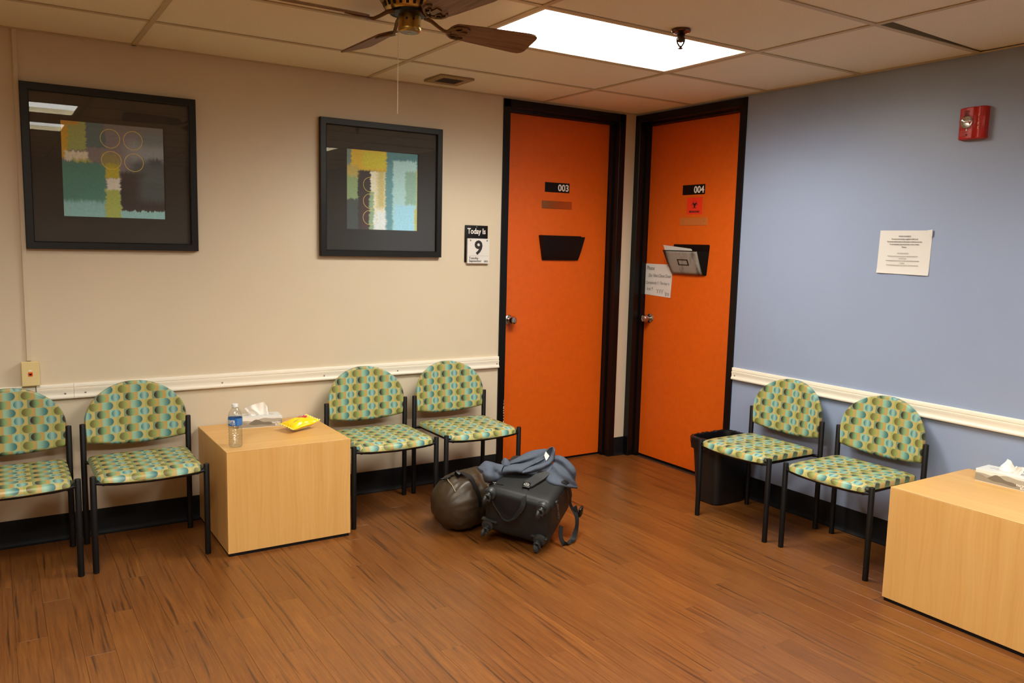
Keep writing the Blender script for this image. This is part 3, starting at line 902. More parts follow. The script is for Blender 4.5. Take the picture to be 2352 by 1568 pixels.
# ================================================================== wires and jack on the cream wall
race = MB().prism([(-0.0105, 0), (-0.0105, -0.009), (-0.008, -0.0115), (0.008, -0.0115), (0.0105, -0.009), (0.0105, 0)], 0.908, H - 0.004, 'XY')
rc = race.build('wire_raceway', M['cream'], None, (-3.7405, -0.0005, 0))
tag(rc, 'cream painted wire raceway running down wall from ceiling to the wall jack', 'raceway')
jk = thing('wall_jack', 'ivory data jack plate with orange socket at left end of cream wall', 'jack', (-3.7385, 0, 0.848))
b = MB().box(-0.034, 0.034, -0.036, -0.0005, -0.056, 0.056, 0.003).build('jack_box', M['ivory'], jk)
pl = MB()
pl.v = [(x * a, y, z * c) for (a, c, y) in ((0.0375, 0.0595, -0.036), (0.0375, 0.0595, -0.038), (0.0345, 0.0555, -0.0425)) for (x, z) in ((-1, -1), (1, -1), (1, 1), (-1, 1))]
pl.f = [[0, 1, 2, 3], [8, 9, 10, 11]] + [[j * 4 + i, j * 4 + (i + 1) % 4, j * 4 + 4 + (i + 1) % 4, j * 4 + 4 + i] for j in (0, 1) for i in range(4)]
pl.build('face_plate', M['ivory'], jk, smooth=15)
so = MB().box(-0.0095, 0.0095, -0.0455, -0.0415, -0.0105, 0.009, 0.0015).build('socket', plain('socket_orange', (226, 88, 26), 0.4), jk)
MB().prism([(-0.006, 0.0025), (0.006, 0.0025), (0.006, -0.0015), (0.003, -0.0055), (-0.003, -0.0055), (-0.006, -0.0015)], -0.0462, -0.0445, 'XZ').build('socket_hole', M['black_rubber'], so, smooth=0)
MB().box(-0.0065, 0.0065, -0.0432, -0.0424, 0.0145, 0.0185).build('port_label', M['white_plastic'], jk, smooth=0)
pm = MB().lathe([(0.0033, -0.0424), (0.003, -0.0436), (0.001, -0.044)], 12, axis='Y').mesh('screw', M['ivory'])
for z in (0.041, -0.041): link('screw', pm, jk, (0, 0, z))
wr = MB().tube([(0.020, -0.012, -0.055), (0.0205, -0.020, -0.062), (0.0205, -0.0235, -0.085), (0.0205, -0.0245, -0.125), (0.0205, -0.020, -0.136), (0.0205, -0.004, -0.140), (0.0205, -0.003, -0.30)], 0.0022, 8)
wr.build('wire', plain('wire_grey', (120, 110, 100), 0.5), jk)

# paint chipped off the lower left jamb of door 003
chip = MB()
rg_ = random.Random(12)
z = 0.30
while z < 0.50:
    h_ = 0.008 + 0.016 * rg_.random(); w_ = 0.0015 + 0.004 * rg_.random(); o_x = 0.002 * rg_.random()
    chip.poly([(0.0475 - w_ - o_x, -0.0104, z), (0.0478, -0.0104, z + 0.002), (0.0478, -0.0104, z + h_), (0.0475 - w_ * 0.6 - o_x, -0.0104, z + h_ * 0.8)])
    z += h_ + 0.004 + 0.006 * rg_.random()
tag(chip.build('paint_chips', plain('chipped_primer', (196, 190, 178), 0.7), door_1, smooth=0), kind='stuff')

# ================================================================== things on door 1
def number_sign(text, label, x, z, rz, loc):
    g = thing('number_sign', label, 'sign', loc, rz)
    MB().box(x - 0.102, x + 0.102, -0.003, -0.0003, z - 0.0325, z + 0.0325, 0.0008).build('sign_plate', M['black_plastic'], g)
    put_text(g, text, 0.062, x + 0.097, -0.0036, z - 0.0215, M['white_text'], align='RIGHT', bold=0.0013)
    return g
D1, D2 = (0, 0.085, 0), (0.085, 0, 0)      # planes of the two door panels
number_sign('003', 'black room number sign above the brushed brass plate, reading 003', -0.610, 1.902, 0, D1)
def brass_plate(label, x, z, hw, hh, rz, loc, mat):
    g = thing('name_plate', label, 'plate', loc, rz)
    MB().box(x - hw, x + hw, -0.0025, -0.0003, z - hh, z + hh, 0.0006).build('plate', mat, g)
    sm = MB().lathe([(0.0032, -0.0024), (0.0028, -0.0036), (0.001, -0.004)], 10, axis='Y').mesh('screw', M['chrome'])
    for sx in (-1, 1): link('screw', sm, g, (x + sx * (hw - 0.028), 0, z))
    return g
pm1 = plain('plate_brushed_brass', (206, 150, 88), 0.25, 1.0)
pm2 = plain('plate_satin_copper', (214, 136, 66), 0.4, 0.5)
brass_plate('blank brass name plate under the 003 sign', -0.609, 1.785, 0.1255, 0.026, 0, D1, pm1)
pk = thing('wall_file_pocket', 'empty black plastic wall file pocket on orange door 003', 'file pocket', D1, 0)
zp0, zp1 = 1.415, 1.583
def pocket(root, cx, mat_front, top_w, bot_w, lean, zb_, zt_, back_top):
    """file pocket: back plate, slanted front, two side gussets"""
    bk = MB().prism([(cx - bot_w, zb_), (cx + bot_w, zb_), (cx + top_w, back_top - 0.004), (cx + top_w - 0.006, back_top), (cx - top_w + 0.006, back_top), (cx - top_w, back_top - 0.004)], -0.003, -0.0004, 'XZ')
    bk.build('back_plate', M['black_plastic'], root)
    fm = MB()
    n = 8
    for sgy in (0.0, 0.0025):
        for i in range(n + 1):
            t = i / n
            y = -0.010 - (lean - 0.010) * (t ** 0.7) + sgy
            z = zb_ + (zt_ - zb_) * t
            hw = bot_w + (top_w - bot_w) * t
            fm.v += [(cx - hw, y, z), (cx + hw, y, z)]
    o2 = 2 * (n + 1)
    for i in range(n):
        a = 2 * i
        fm.f += [[a, a + 1, a + 3, a + 2], [o2 + a, o2 + a + 2, o2 + a + 3, o2 + a + 1], [a, a + 2, o2 + a + 2, o2 + a], [a + 1, o2 + a + 1, o2 + a + 3, a + 3]]
    fm.f += [[0, o2, o2 + 1, 1], [2 * n, 2 * n + 1, o2 + 2 * n + 1, o2 + 2 * n]]
    fm.build('front_panel', mat_front, root)
    for sg in (-1, 1):
        g = MB(); 
        pts = [(cx + sg * bot_w, -0.002, zb_)]
        fro = []; 
        for i in range(n + 1):
            t = i / n
            fro.append((cx + sg * (bot_w + (top_w - bot_w) * t), -0.010 - (lean - 0.010) * (t ** 0.7), zb_ + (zt_ - zb_) * t))
        bck = [(p[0], -0.002, p[2]) for p in fro]
        g.v = fro + bck
        m_ = n + 1
        g.f = [[i, i + 1, m_ + i + 1, m_ + i] for i in range(n)]
        g.build('side_gusset', M['black_plastic'], root)
    MB().box(cx - bot_w, cx + bot_w, -0.012, -0.001, zb_ - 0.002, zb_ + 0.001).build('pocket_floor', M['black_plastic'], root)
pocket(pk, -0.572, M['black_plastic'], 0.180, 0.150, 0.046, zp0, 1.574, 1.580)

# ================================================================== things on door 2
number_sign('004', 'black room number sign above the biohazard sticker, reading 004', 0.502, 1.902, RW, D2)
bz = thing('biohazard_sticker', 'red square biohazard sticker under the 004 sign', 'sticker', D2, RW)
bx_, bzz = 0.516, 1.797
MB().box(bx_ - 0.069, bx_ + 0.069, -0.0008, -0.0002, bzz - 0.057, bzz + 0.054).build('sticker_sheet', plain('sticker_red', (232, 52, 26), 0.45), bz, smooth=0)
def arc_ring(mb, cx, cz, r0, r1, a0, a1, y0=-0.0013, y1=-0.0006, n=20, taper=0.0):
    for i in range(n):
        t0, t1 = i / n, (i + 1) / n
        p0, p1 = a0 + (a1 - a0) * t0, a0 + (a1 - a0) * t1
        mid = (r0 + r1) / 2; hw = (r1 - r0) / 2
        w0 = hw * (1 - taper * (2 * abs(t0 - 0.5)) ** 2); w1 = hw * (1 - taper * (2 * abs(t1 - 0.5)) ** 2)
        off0 = 0; 
        mb.poly([(cx + (mid - w0) * math.cos(p0), y0, cz + (mid - w0) * math.sin(p0)), (cx + (mid + w0) * math.cos(p0), y0, cz + (mid + w0) * math.sin(p0)),
                 (cx + (mid + w1) * math.cos(p1), y0, cz + (mid + w1) * math.sin(p1)), (cx + (mid - w1) * math.cos(p1), y0, cz + (mid - w1) * math.sin(p1))])
sy = MB()
cz_ = bzz + 0.006
for q in range(3):
    a = PI / 2 + q * 2 * PI / 3
    ccx, ccz = bx_ + 0.0145 * math.cos(a), cz_ + 0.0145 * math.sin(a)
    arc_ring(sy, ccx, ccz, 0.0125, 0.0185, a + 0.42, a + 2 * PI - 0.42, taper=0.75, n=28)
arc_ring(sy, bx_, cz_, 0.0125, 0.0150, 0, 2 * PI)
arc_ring(sy, bx_, cz_, 0.0, 0.0055, 0, 2 * PI, n=14)
sy.build('biohazard_symbol', M['black_text'], bz, smooth=0)
put_text(bz, 'BIOHAZARD', 0.0165, bx_, -0.0010, bzz - 0.045, M['black_text'], bold=0.0007)
brass_plate('blank copper name plate under the biohazard sticker', 0.5125, 1.693, 0.126, 0.0255, RW, D2, pm2)

nt = thing('handwritten_note', 'white handwritten note taped beside the knob side of orange door 004', 'note', D2, RW)
nm = MB()
def note_fn(u, v_):
    x = 0.0635 + 0.272 * u; z = 1.181 + 0.219 * v_ - 0.010 * u * (1 - v_) + 0.0 * u
    y = -0.0010 - 0.005 * max(0, u - 0.7) * max(0, 0.5 - v_) * 8 - 0.0012 * math.sin(u * 7) * (1 - v_)
    return (x, y - 0.0005, z)
nm.quad_grid(note_fn, 12, 10)
nm.build('note_sheet', M['paper'], nt)
ink = plain('pencil_ink', (84, 80, 80), 0.7)
for txt, sz, x, z in (('Please', 0.040, 0.078, 1.357), ('Do  Not Close Door', 0.033, 0.100, 1.308), ('Completely !!  The key is', 0.029, 0.076, 1.258), ('lost !!', 0.034, 0.086, 1.212)):
    put_text(nt, txt, sz, x, -0.0040, z, ink, align='LEFT', shear=0.22, sx=0.80, depth=0.0002, bold=-0.0003)
def scribble(x0, z0, L, hgt, n, seed):
    rg = random.Random(seed); pts = []
    for i in range(n * 6 + 1):
        t = i / (n * 6)
        pts.append((x0 + L * t + 0.006 * math.sin(t * n * 6.28), -0.0058, z0 + hgt * (0.5 + 0.5 * math.sin(t * n * 6.28 + 1.2)) * (0.6 + 0.4 * rg.random())))
    MB().tube(pts, 0.0007, 5).build('signature', ink, nt)
scribble(0.185, 1.195, 0.075, 0.034, 3, 1); scribble(0.275, 1.180, 0.045, 0.030, 3, 2); scribble(0.285, 1.384, 0.03, 0.012, 2, 3)

pk2 = thing('wall_file_pocket', 'grey-worn black wall file pocket with papers on orange door 004', 'file pocket', D2, RW)
hx0, hx1 = 0.332, 0.664
MB().prism([(0.352, 1.338), (0.650, 1.338), (0.654, 1.342), (0.672, 1.533), (0.666, 1.541), (0.344, 1.541), (0.338, 1.533)], -0.003, -0.0004, 'XZ').build('back_plate', M['black_plastic'], pk2)
fx0, fx1, fz0, fz1 = 0.350, 0.642, 1.342, 1.496
fm = MB()
def front_fn(u, v_):
    t = v_
    x = fx0 + (fx1 - fx0) * u + (-0.040) * t * (1 - u) + (-0.016) * t * u
    return (x, -0.016 - 0.055 * (t ** 0.8) - 0.004 * math.sin(PI * u), fz0 + (fz1 - fz0) * t)
fm.quad_grid(front_fn, 10, 10)
fp = fm.build('front_panel', M['worn_pocket'], pk2)
so_ = fp.modifiers.new('thick', 'SOLIDIFY'); so_.thickness = 0.0025; so_.offset = -1
for (u, nm_) in ((0.0, 'side_gusset'), (1.0, 'side_gusset')):
    g = MB(); m_ = 9
    fro = [front_fn(u, i / 8) for i in range(m_)]
    bx2 = [((0.352 if u == 0 else 0.650) + (-0.012 if u == 0 else 0.016) * i / 8, -0.003, fz0 + (fz1 - fz0) * i / 8) for i in range(m_)]
    g.v = fro + bx2
    g.f = [[i, i + 1, m_ + i + 1, m_ + i] for i in range(m_ - 1)]
    g.build(nm_, M['black_plastic'], pk2)
g = MB(); g.poly([front_fn(0, 0), front_fn(1, 0), (0.650, -0.003, 1.340), (0.352, -0.003, 1.340)]); g.build('pocket_floor', M['black_plastic'], pk2)
lip = MB().tube([front_fn(i / 8, 1.0) for i in range(9)], 0.0035, 8); lip.build('front_lip', M['black_plastic'], pk2)
lf = MB()
def on_front(x, z): return front_fn(x, z)
for (u0, u1, v0, v1) in ((0.36, 0.68, 0.60, 0.64), (0.36, 0.68, 0.38, 0.42), (0.36, 0.39, 0.42, 0.60), (0.65, 0.68, 0.42, 0.60)):
    pts = [Vector(front_fn(a, b)) + Vector((0, -0.0030, 0)) for a, b in ((u0, v0), (u1, v0), (u1, v1), (u0, v1))]
    lf.poly(pts)
fl_ = lf.build('label_holder', M['black_plastic'], pk2, smooth=0)
so_ = fl_.modifiers.new('thick', 'SOLIDIFY'); so_.thickness = 0.0022; so_.offset = 0
pp = thing('loose_papers', 'sheaf of white papers sticking out of the file pocket on door 004', 'papers', D2, RW)
pap = MB()
for q in range(3):
    def pf(u, v_, q=q):
        x = 0.300 + 0.006 * q + 0.258 * u + 0.030 * (1 - v_) * (1 - u)
        z = 1.352 + 0.001 * q + (0.182 - 0.022 * u) * v_ - 0.004 * q * v_
        y = -0.012 - 0.006 * q - (0.042 - 0.004 * q) * v_ - 0.010 * v_ * v_ * (1 - u)
        return (x, y, z)
    pm_ = MB().quad_grid(lambda u, v_: (lambda P: (max(P[0], 0.330 - 0.034 * v_ * 1.0), P[1], P[2]))(pf(u, v_)), 6, 6)
    pm_.build('paper_sheet', M['paper'], pp)

# ================================================================== things on the blue wall
nb = thing('paper_notice', 'white bilingual notice sheet stuck to blue wall, top corner curling', 'notice', (0, -2.0735, 1.522), RW)
def notice_fn(u, v_):
    x = -0.142 + 0.281 * u + 0.004 * v_ - 0.003 * u; z = -0.109 + 0.2165 * v_ - 0.004 * u * (1 - v_) 
    y = -0.0012 - 0.010 * max(0, u + v_ - 1.75) * 4 * 0.5 - 0.008 * max(0.0, 0.12 - v_) * 8 * 0.4 - 0.0016 * (1 + math.sin(u * 9 + 1)) * (1 - v_)
    return (x, y, z)
ns = MB().quad_grid(notice_fn, 20, 16)
ns.build('notice_sheet', M['paper'], nb)
cn = MB().poly([(0.114, -0.0040, 0.1085), (0.1435, -0.0100, 0.1120), (0.1445, -0.0100, 0.080), (0.137, -0.0055, 0.077)]); cn.build('curled_corner', M['paper'], nb)
L1 = ['NOTICE TO PATIENTS', 'This practice serves all patients regardless of ability to pay.', 'Discounts for essential services are offered based on family size and income.', 'For more information, ask at the front desk or visit our website.', 'Thank you.']
L2 = ['AVISO PARA PACIENTES', 'Esta práctica atiende a todos los pacientes, independientemente de su', 'capacidad de pago', 'Se ofrecen descuentos para servicios esenciales según el tamaño de la familia y', 'los ingresos', 'Para más información, pregunte en la recepción o visite nuestro sitio web']
for i, t_ in enumerate(L1):
    put_text(nb, t_, 0.0070 if i else 0.0076, 0.0, -0.0058, 0.0765 - 0.0134 * i, M['black_text'], name='notice_line', bold=0.00012, depth=0.0002, sx=0.86)
for i, t_ in enumerate(L2):
    put_text(nb, t_, 0.0066, -0.004, -0.0062, -0.0085 - 0.0113 * i - (0.003 if i > 0 else 0), M['grey_text'], name='notice_line', bold=0.0, depth=0.0002, sx=0.86)

al = thing('fire_alarm', 'red wall fire alarm with clear strobe and FIRE lettering', 'alarm', (0, -2.3725, 2.120), RW)
body = MB()
def alarm_depth(u):        # across, 0..1
    if u < 0.08: return 0.022 + 0.010 * (u / 0.08)
    if u < 0.62: return 0.032 + 0.014 * math.sin((u - 0.08) / 0.54 * PI * 0.55)
    if u < 0.68: return 0.0460 - 0.010 * (u - 0.62) / 0.06
    return 0.036 + 0.010 * math.sin((u - 0.68) / 0.32 * PI) - 0.004 * (u - 0.68)
N_ = 36
top, bot = 0.0715, -0.0715
for i in range(N_ + 1):
    u = i / N_; x = -0.062 + 0.124 * u; d = alarm_depth(u)
    body.v += [(x, 0, bot), (x, -d + 0.004, bot), (x, -d, bot + 0.004), (x, -d, top - 0.004), (x, -d + 0.004, top), (x, 0, top)]
for i in range(N_):
    for k_ in range(6):
        a = i * 6 + k_; b2 = i * 6 + (k_ + 1) % 6
        body.f.append([a, b2, b2 + 6, a + 6])
body.f.append(list(range(6))); body.f.append([N_ * 6 + q for q in range(6)][::-1])
body.build('alarm_body', M['red'], al, smooth=40)
gs = MB()
for q in range(8):
    z = 0.058 - 0.0052 * q
    gs.box(-0.040, 0.010, -0.0462, -0.0445, z - 0.0009, z + 0.0009)
for q in range(5):
    z = -0.036 - 0.0052 * q
    gs.box(-0.044, 0.012, -0.0462, -0.0445, z - 0.0009, z + 0.0009)
tag(gs.build('sounder_ribs', plain('alarm_rib_red', (200, 52, 36), 0.4), al, smooth=0), kind='stuff')
hl = MB()
for q in range(5): hl.box(-0.027, -0.006, -0.0466, -0.0450, 0.0545 - 0.0055 * q - 0.0013, 0.0545 - 0.0055 * q + 0.0013)
tag(hl.build('sounder_slots', plain('slot_dark_red', (84, 12, 8), 0.6), al, smooth=0), kind='stuff')
rf = MB().lathe([(0.028, -0.044), (0.027, -0.048), (0.018, -0.0455), (0.004, -0.0445)], 24, axis='Y')
rf.build('strobe_reflector', M['chrome'], al, (-0.015, 0, 0.003))
tb = MB().tube([(-0.026, -0.052, 0.006), (-0.004, -0.052, 0.004)], 0.004, 10); tb.build('strobe_tube', M['white_plastic'], al)
st = MB()
def dome(u, v_):
    a = 2 * PI * u; e = v_ * PI / 2
    sx = abs(math.cos(a)) ** 0.6 * math.copysign(1, math.cos(a)); sz = abs(math.sin(a)) ** 0.6 * math.copysign(1, math.sin(a))
    k_ = math.cos(e) ** 0.5
    return (-0.015 + 0.031 * sx * k_, -0.044 - 0.024 * math.sin(e), 0.003 + 0.030 * sz * k_)
st.quad_grid(dome, 28, 8, closed_u=True)
st.build('strobe_lens', mat_clear('strobe_clear', (0.95, 0.94, 0.92), 0.05, 0.05, 2.0), al)
for q, c_ in enumerate('FIRE'):
    put_text(al, c_, 0.0165, 0.040, -0.0472, 0.024 - 0.0185 * q, plain('letter_pink', (226, 150, 120), 0.5) if q == 0 else bpy.data.materials['letter_pink'], bold=0.0006)
MB().box(-0.016, -0.010, -0.0475, -0.0450, -0.036, -0.0275, 0.0008).build('status_window', M['white_plastic'], al)
MB().lathe([(0.0038, -0.0450), (0.0036, -0.0462), (0.001, -0.0463)], 12, axis='Y').build('screw_hole', M['black_rubber'], al, (-0.012, 0, -0.054))

# ================================================================== chairs (local: wall at y=0, sitter faces -y)
def sgn(v): return -1 if v < 0 else 1
def rounded(v, p): return (1 - abs(v) ** p) ** (1.0 / p) if abs(v) < 1 else 0.0
def ease(t):                      # denser samples near both ends, -1..1
    t = 2 * t - 1
    return math.sin(t * PI / 2) * 0.75 + t * 0.25
SEATW = 0.2285
def seat_mb():
    m = MB()
    NU, NV = 30, 30
    def plan(u, v):
        # u,v in -1..1 ; v=-1 front
        x = SEATW * u * (1.0 - 0.012 * (1 - v) / 2)
        yf = -0.552 - 0.022 * (1 - u * u)          # bowed front edge
        yb = -0.142
        y = yf + (yb - yf) * (v + 1) / 2
        # round the corners in plan
        c = max(0, abs(u) - 0.86) / 0.14 * max(0, abs(v) - 0.90) / 0.10
        x -= sgn(u) * 0.012 * c * c; y -= sgn(v) * 0.012 * c * c
        return x, y
    def top(a, b):
        u, v = ease(a), ease(b)
        x, y = plan(u, v)
        f = rounded(u, 5.0) ** 0.9 * rounded(v, 5.5) ** 0.9
        droop = -0.016 * max(0, -v - 0.55) ** 2 * 4.9 * (1 - 0.5 * u * u)
        dish = -0.005 * (1 - u * u) * (1 - v * v)
        return (x, y, 0.424 + 0.032 * f + droop * 0.8 + dish)
    def bot(a, b):
        u, v = ease(a), ease(b)
        x, y = plan(u, v)
        f = rounded(u, 5.0) * rounded(v, 5.5)
        droop = -0.016 * max(0, -v - 0.55) ** 2 * 4.9 * (1 - 0.5 * u * u)
        return (x * 0.995, y, 0.424 - 0.009 * f + droop * 0.8)
    def uvt(a, b):
        x, y, z = top(a, b)
        # arc length down the front edge
        n = 24; L = 0; prev = Vector(top(a, 1.0))
        for i in range(1, n + 1):
            t = 1 - (1 - b) * i / n
            p = Vector(top(a, t)); L += (p - prev).length; prev = p
        sx = x + sgn(x) * max(0, 0.424 + 0.026 - z) * 0.3 * (1 if abs(x) > 0.2 else 0)
        return (sx + 0.266, 1.0187 - L)
    m.quad_grid(top, NU, NV, uvfn=uvt)
    m.quad_grid(bot, NU, NV, flip=True, uvfn=lambda a, b: (bot(a, b)[0] + 0.266, 0.45 + bot(a, b)[1]))
    return m
def back_mb():
    m = MB()
    z0, zs, zt = 0.506, 0.605, 0.7915
    def halfw(z):
        if z <= zs: return 0.2275 + 0.0065 * math.sin((z - z0) / (zs - z0) * PI / 2)
        t = min(1.0, (z - zs) / (zt - zs))
        return 0.234 * max(0.0, 1 - t ** 2.05) ** (1 / 1.95)
    def pt(a, b, side):
        s = 2 * a - 1
        u = math.sin(s * PI / 2) * 0.6 + s * 0.4
        tb = b
        t = (1 - math.cos(tb * PI)) / 2 * 0.45 + (1 - (1 - tb) ** 1.6) * 0.55
        z = z0 + (zt - z0) * t
        hw = halfw(z)
        x = hw * u
        k = x / 0.234
        bow = -0.030 * (1 - k * k) * max(0.0, 1 - (z - z0) / 0.12)
        lean = 0.035 * (z - z0) / 0.29
        yc = -0.122 + 0.034 * (1 - k * k) + lean * 0.5
        f = rounded(u, 7) ** 0.8 * rounded(2 * t - 1, 9) ** 0.8
        if side > 0: y = yc - 0.006 - 0.014 * f
        else: y = yc - 0.006 + 0.016 * f ** 0.5
        return (x, y, z + bow)
    arc = lambda a, b: (pt(a, b, 1)[0] * 1.02 + 0.3915, pt(a, b, 1)[2] - 0.4203)
    m.quad_grid(lambda a, b: pt(a, b, 1), 30, 30, uvfn=arc)
    m.quad_grid(lambda a, b: pt(a, b, -1), 30, 30, flip=True, uvfn=arc)
    return m
def merge_close(me, d=0.0004):
    bm = bmesh.new(); bm.from_mesh(me)
    bmesh.ops.remove_doubles(bm, verts=bm.verts[:], dist=d)
    bmesh.ops.dissolve_degenerate(bm, dist=1e-6, edges=bm.edges[:])
    bm.to_mesh(me); bm.free()
    return me
def leg_mb(x, y, h):
    r = 0.0135
    return MB().lathe([(r * 0.8, 0.0), (r, 0.002), (r, h - 0.003), (r * 0.9, h - 0.0008), (r * 0.6, h)], 18, x, y)
def make_chair():
    t = thing('waiting_chair', 'x', 'chair')
    link('seat', merge_close(seat_mb().mesh('seat', M['dots'], 60)), t)
    link('backrest', merge_close(back_mb().mesh('backrest', M['dots'], 60)), t)
    for sx in (-0.2415, 0.2415):
        leg_mb(sx, -0.535, 0.446).build('leg', M['black_metal'], t)
        leg_mb(sx, -0.123, 0.601).build('leg', M['black_metal'], t)
    f = MB(); r = 0.0085
    zr = 0.414
    f.tube([(-0.2415, -0.535, zr), (-0.222, -0.540, zr - 0.001), (-0.205, -0.543, zr - 0.004), (-0.15, -0.548, zr - 0.009), (0, -0.553, zr - 0.012), (0.15, -0.548, zr - 0.009), (0.205, -0.543, zr - 0.004), (0.222, -0.540, zr - 0.001), (0.2415, -0.535, zr)], r, 10)
    f.tube([(-0.2415, -0.123, zr - 0.004), (-0.21, -0.14, zr - 0.006), (0.21, -0.14, zr - 0.006), (0.2415, -0.123, zr - 0.004)], r, 10)
    for sx in (-0.200, 0.200):
        f.tube([(sx, -0.54, zr - 0.008), (sx, -0.14, zr - 0.006)], r, 10)
    f.build('seat_frame', M['black_metal'], t)
    for sx in (-1, 1):
        MB().box(sx * 0.2415 - 0.012, sx * 0.2415 + 0.012, -0.128, -0.118, 0.52, 0.585, 0.002).build('back_bracket', M['black_metal'], t)
        MB().box(sx * 0.230 - 0.012, sx * 0.230 + 0.012, -0.545, -0.520, 0.408, 0.428, 0.003).build('seat_bracket', M['black_metal'], t)
    return t
chair = make_chair()
CH = [((-3.837, -0.001, 0), 0, 'dotted waiting chair cut off by the left edge, below the wall jack'),
      ((-3.2935, 0.003, 0), 0, 'dotted waiting chair under the larger picture, left of the table with the bottle'),
      ((-2.0755, -0.014, 0), 0, 'dotted waiting chair under the three-ring picture, just right of the table with the bottle'),
      ((-1.5290, -0.012, 0), 0, 'dotted waiting chair beside orange door 003, behind the luggage'),
      ((0.008, -1.511, 0), RW, 'dotted waiting chair in front of the black wastebasket, near door 004'),
      ((0.026, -2.085, 0), RW, 'dotted waiting chair along the blue wall, beside the right-hand end table')]
for i, (loc, rz, lab) in enumerate(CH):
    c = chair if i == 0 else copy_tree(chair)
    c.location = loc; c.rotation_euler = (0, 0, rz)
    tag(c, lab, 'chair', 'dotted vinyl waiting room chairs')

# ================================================================== end tables
def end_table(label, loc, rz, hw=0.306):
    t = thing('end_table', label, 'table', loc, rz, 'maple cube end tables')
    y0, y1, z0, z1, th = -0.632, -0.012, 0.016, 0.5115, 0.019
    s = 0.0008
    tt = 0.0022
    MB().box(-hw, hw, y0, y1, z1 - tt, z1, 0.0006).build('top_panel', M['maple_top'], t)
    MB().box(-hw, hw, y0, y0 + th, z0, z1 - tt - s, 0.0008).build('front_panel', M['maple'], t)
    for sg in (-1, 1):
        xa, xb = sorted((sg * hw, sg * (hw - th)))
        MB().box(xa, xb, y0 + th + s, y1, z0, z1 - tt - s, 0.0008).build('side_panel', M['maple'], t)
    MB().box(-hw + th + s, hw - th - s, y1 - th, y1 - 0.001, z0, z1 - tt - s).build('back_panel', M['maple'], t)
    MB().box(-hw + 0.006, hw - 0.006, y0 + 0.006, y1 - 0.006, 0.0, z0).build('plinth', M['black_rubber'], t)
    MB().box(-hw + 0.0012, hw - 0.0012, y0 + 0.0012, y1 - 0.002, z1 - tt - s - 0.0002, z1 - tt + 0.0001).build('edge_seam', M['bronze'], t, smooth=0)
    return t
end_table('maple cube end table holding water bottle, tissue box and yellow snack bag', (-2.675, 0, 0), 0)
end_table('maple cube end table in right foreground holding only a tissue box', (0, -2.797, 0), RW)
TT = 0.5115

# ================================================================== tissue boxes
def tissue_box(label, loc, rz, outline, seed, second=None):
    t = thing('tissue_box', label, 'tissue box', loc, rz, 'tissue boxes on the end tables')
    hx, hy, hz = 0.113, 0.058, 0.056
    MB().box(-hx, hx, -hy, hy, 0.0, hz, 0.0012).build('carton', M['tissue_box'], t)
    MB().lathe([(1.0, 0.0), (0.97, 0.0006)], 32).build('opening', plain('opening_film', (206, 204, 198), 0.25), t, (0, 0, hz + 0.0002))
    o = t.children[-1]; o.scale = (0.082, 0.022, 1)
    put_text(t, 'PACIFIC', 0.0125, 0.104, -hy - 0.0006, 0.0175, M['white_text'], align='RIGHT', bold=0.0005, depth=0.0002)
    put_text(t, 'BLUE', 0.0125, 0.104, -hy - 0.0006, 0.0065, M['white_text'], align='RIGHT', bold=0.0005, depth=0.0002)
    def sheet(pts_bot, pts_top, yb, amp, sd):
        m = MB()
        rg = random.Random(sd)
        ph = [rg.random() * 6.28 for _ in range(4)]
        def fn(u, v):
            bx0, bz0 = pts_bot[0]; bx1, bz1 = pts_bot[-1]
            def along(P, s):
                f = s * (len(P) - 1); i = min(int(f), len(P) - 2); q = f - i
                return P[i][0] + (P[i + 1][0] - P[i][0]) * q, P[i][1] + (P[i + 1][1] - P[i][1]) * q
            ax, az = along(pts_bot, u); cx, cz = along(pts_top, u)
            x = ax + (cx - ax) * v; z = az + (cz - az) * (v ** 0.92)
            y = yb + amp * (0.35 + 0.65 * (1 - v)) * math.sin(u * 9 + ph[0] + v) + 0.5 * amp * math.sin(u * 21 + ph[1] + 3 * v) * (0.4 + v * 0.6) + 0.012 * v * math.sin(u * 4 + ph[2])
            x += 0.003 * math.sin(v * 8 + ph[3] + u * 6) * v
            return (x, y, z)
        m.quad_grid(fn, 36, 22)
        return m
    a = sheet(outline[0], outline[1], 0.004, 0.007, seed).build('tissue', M['tissue'], t)
    if second:
        sheet(second[0], second[1], -0.010, 0.006, seed + 5).build('tissue', M['tissue'], t)
    return t
tissue_box('grey and white tissue box behind the water bottle, tissue leaning left', (-2.690, -0.122, TT), R(-6.5),
           ([(-0.048, 0.052), (0.000, 0.052), (0.052, 0.054)], [(-0.068, 0.094), (-0.040, 0.112), (0.000, 0.124), (0.034, 0.126), (0.038, 0.120)]), 3,
           ([(-0.050, 0.052), (-0.02, 0.052), (0.010, 0.052)], [(-0.066, 0.088), (-0.052, 0.090), (-0.030, 0.094)]))
tissue_box('grey and white tissue box at right edge of photo on foreground table', (-0.125, -2.725, TT), RW - R(-2.0),
           ([(-0.050, 0.052), (0.0, 0.052), (0.045, 0.054)], [(-0.046, 0.064), (-0.018, 0.112), (0.010, 0.102), (0.036, 0.078)]), 8,
           ([(0.018, 0.052), (0.05, 0.052)], [(0.034, 0.096), (0.070, 0.090)]))

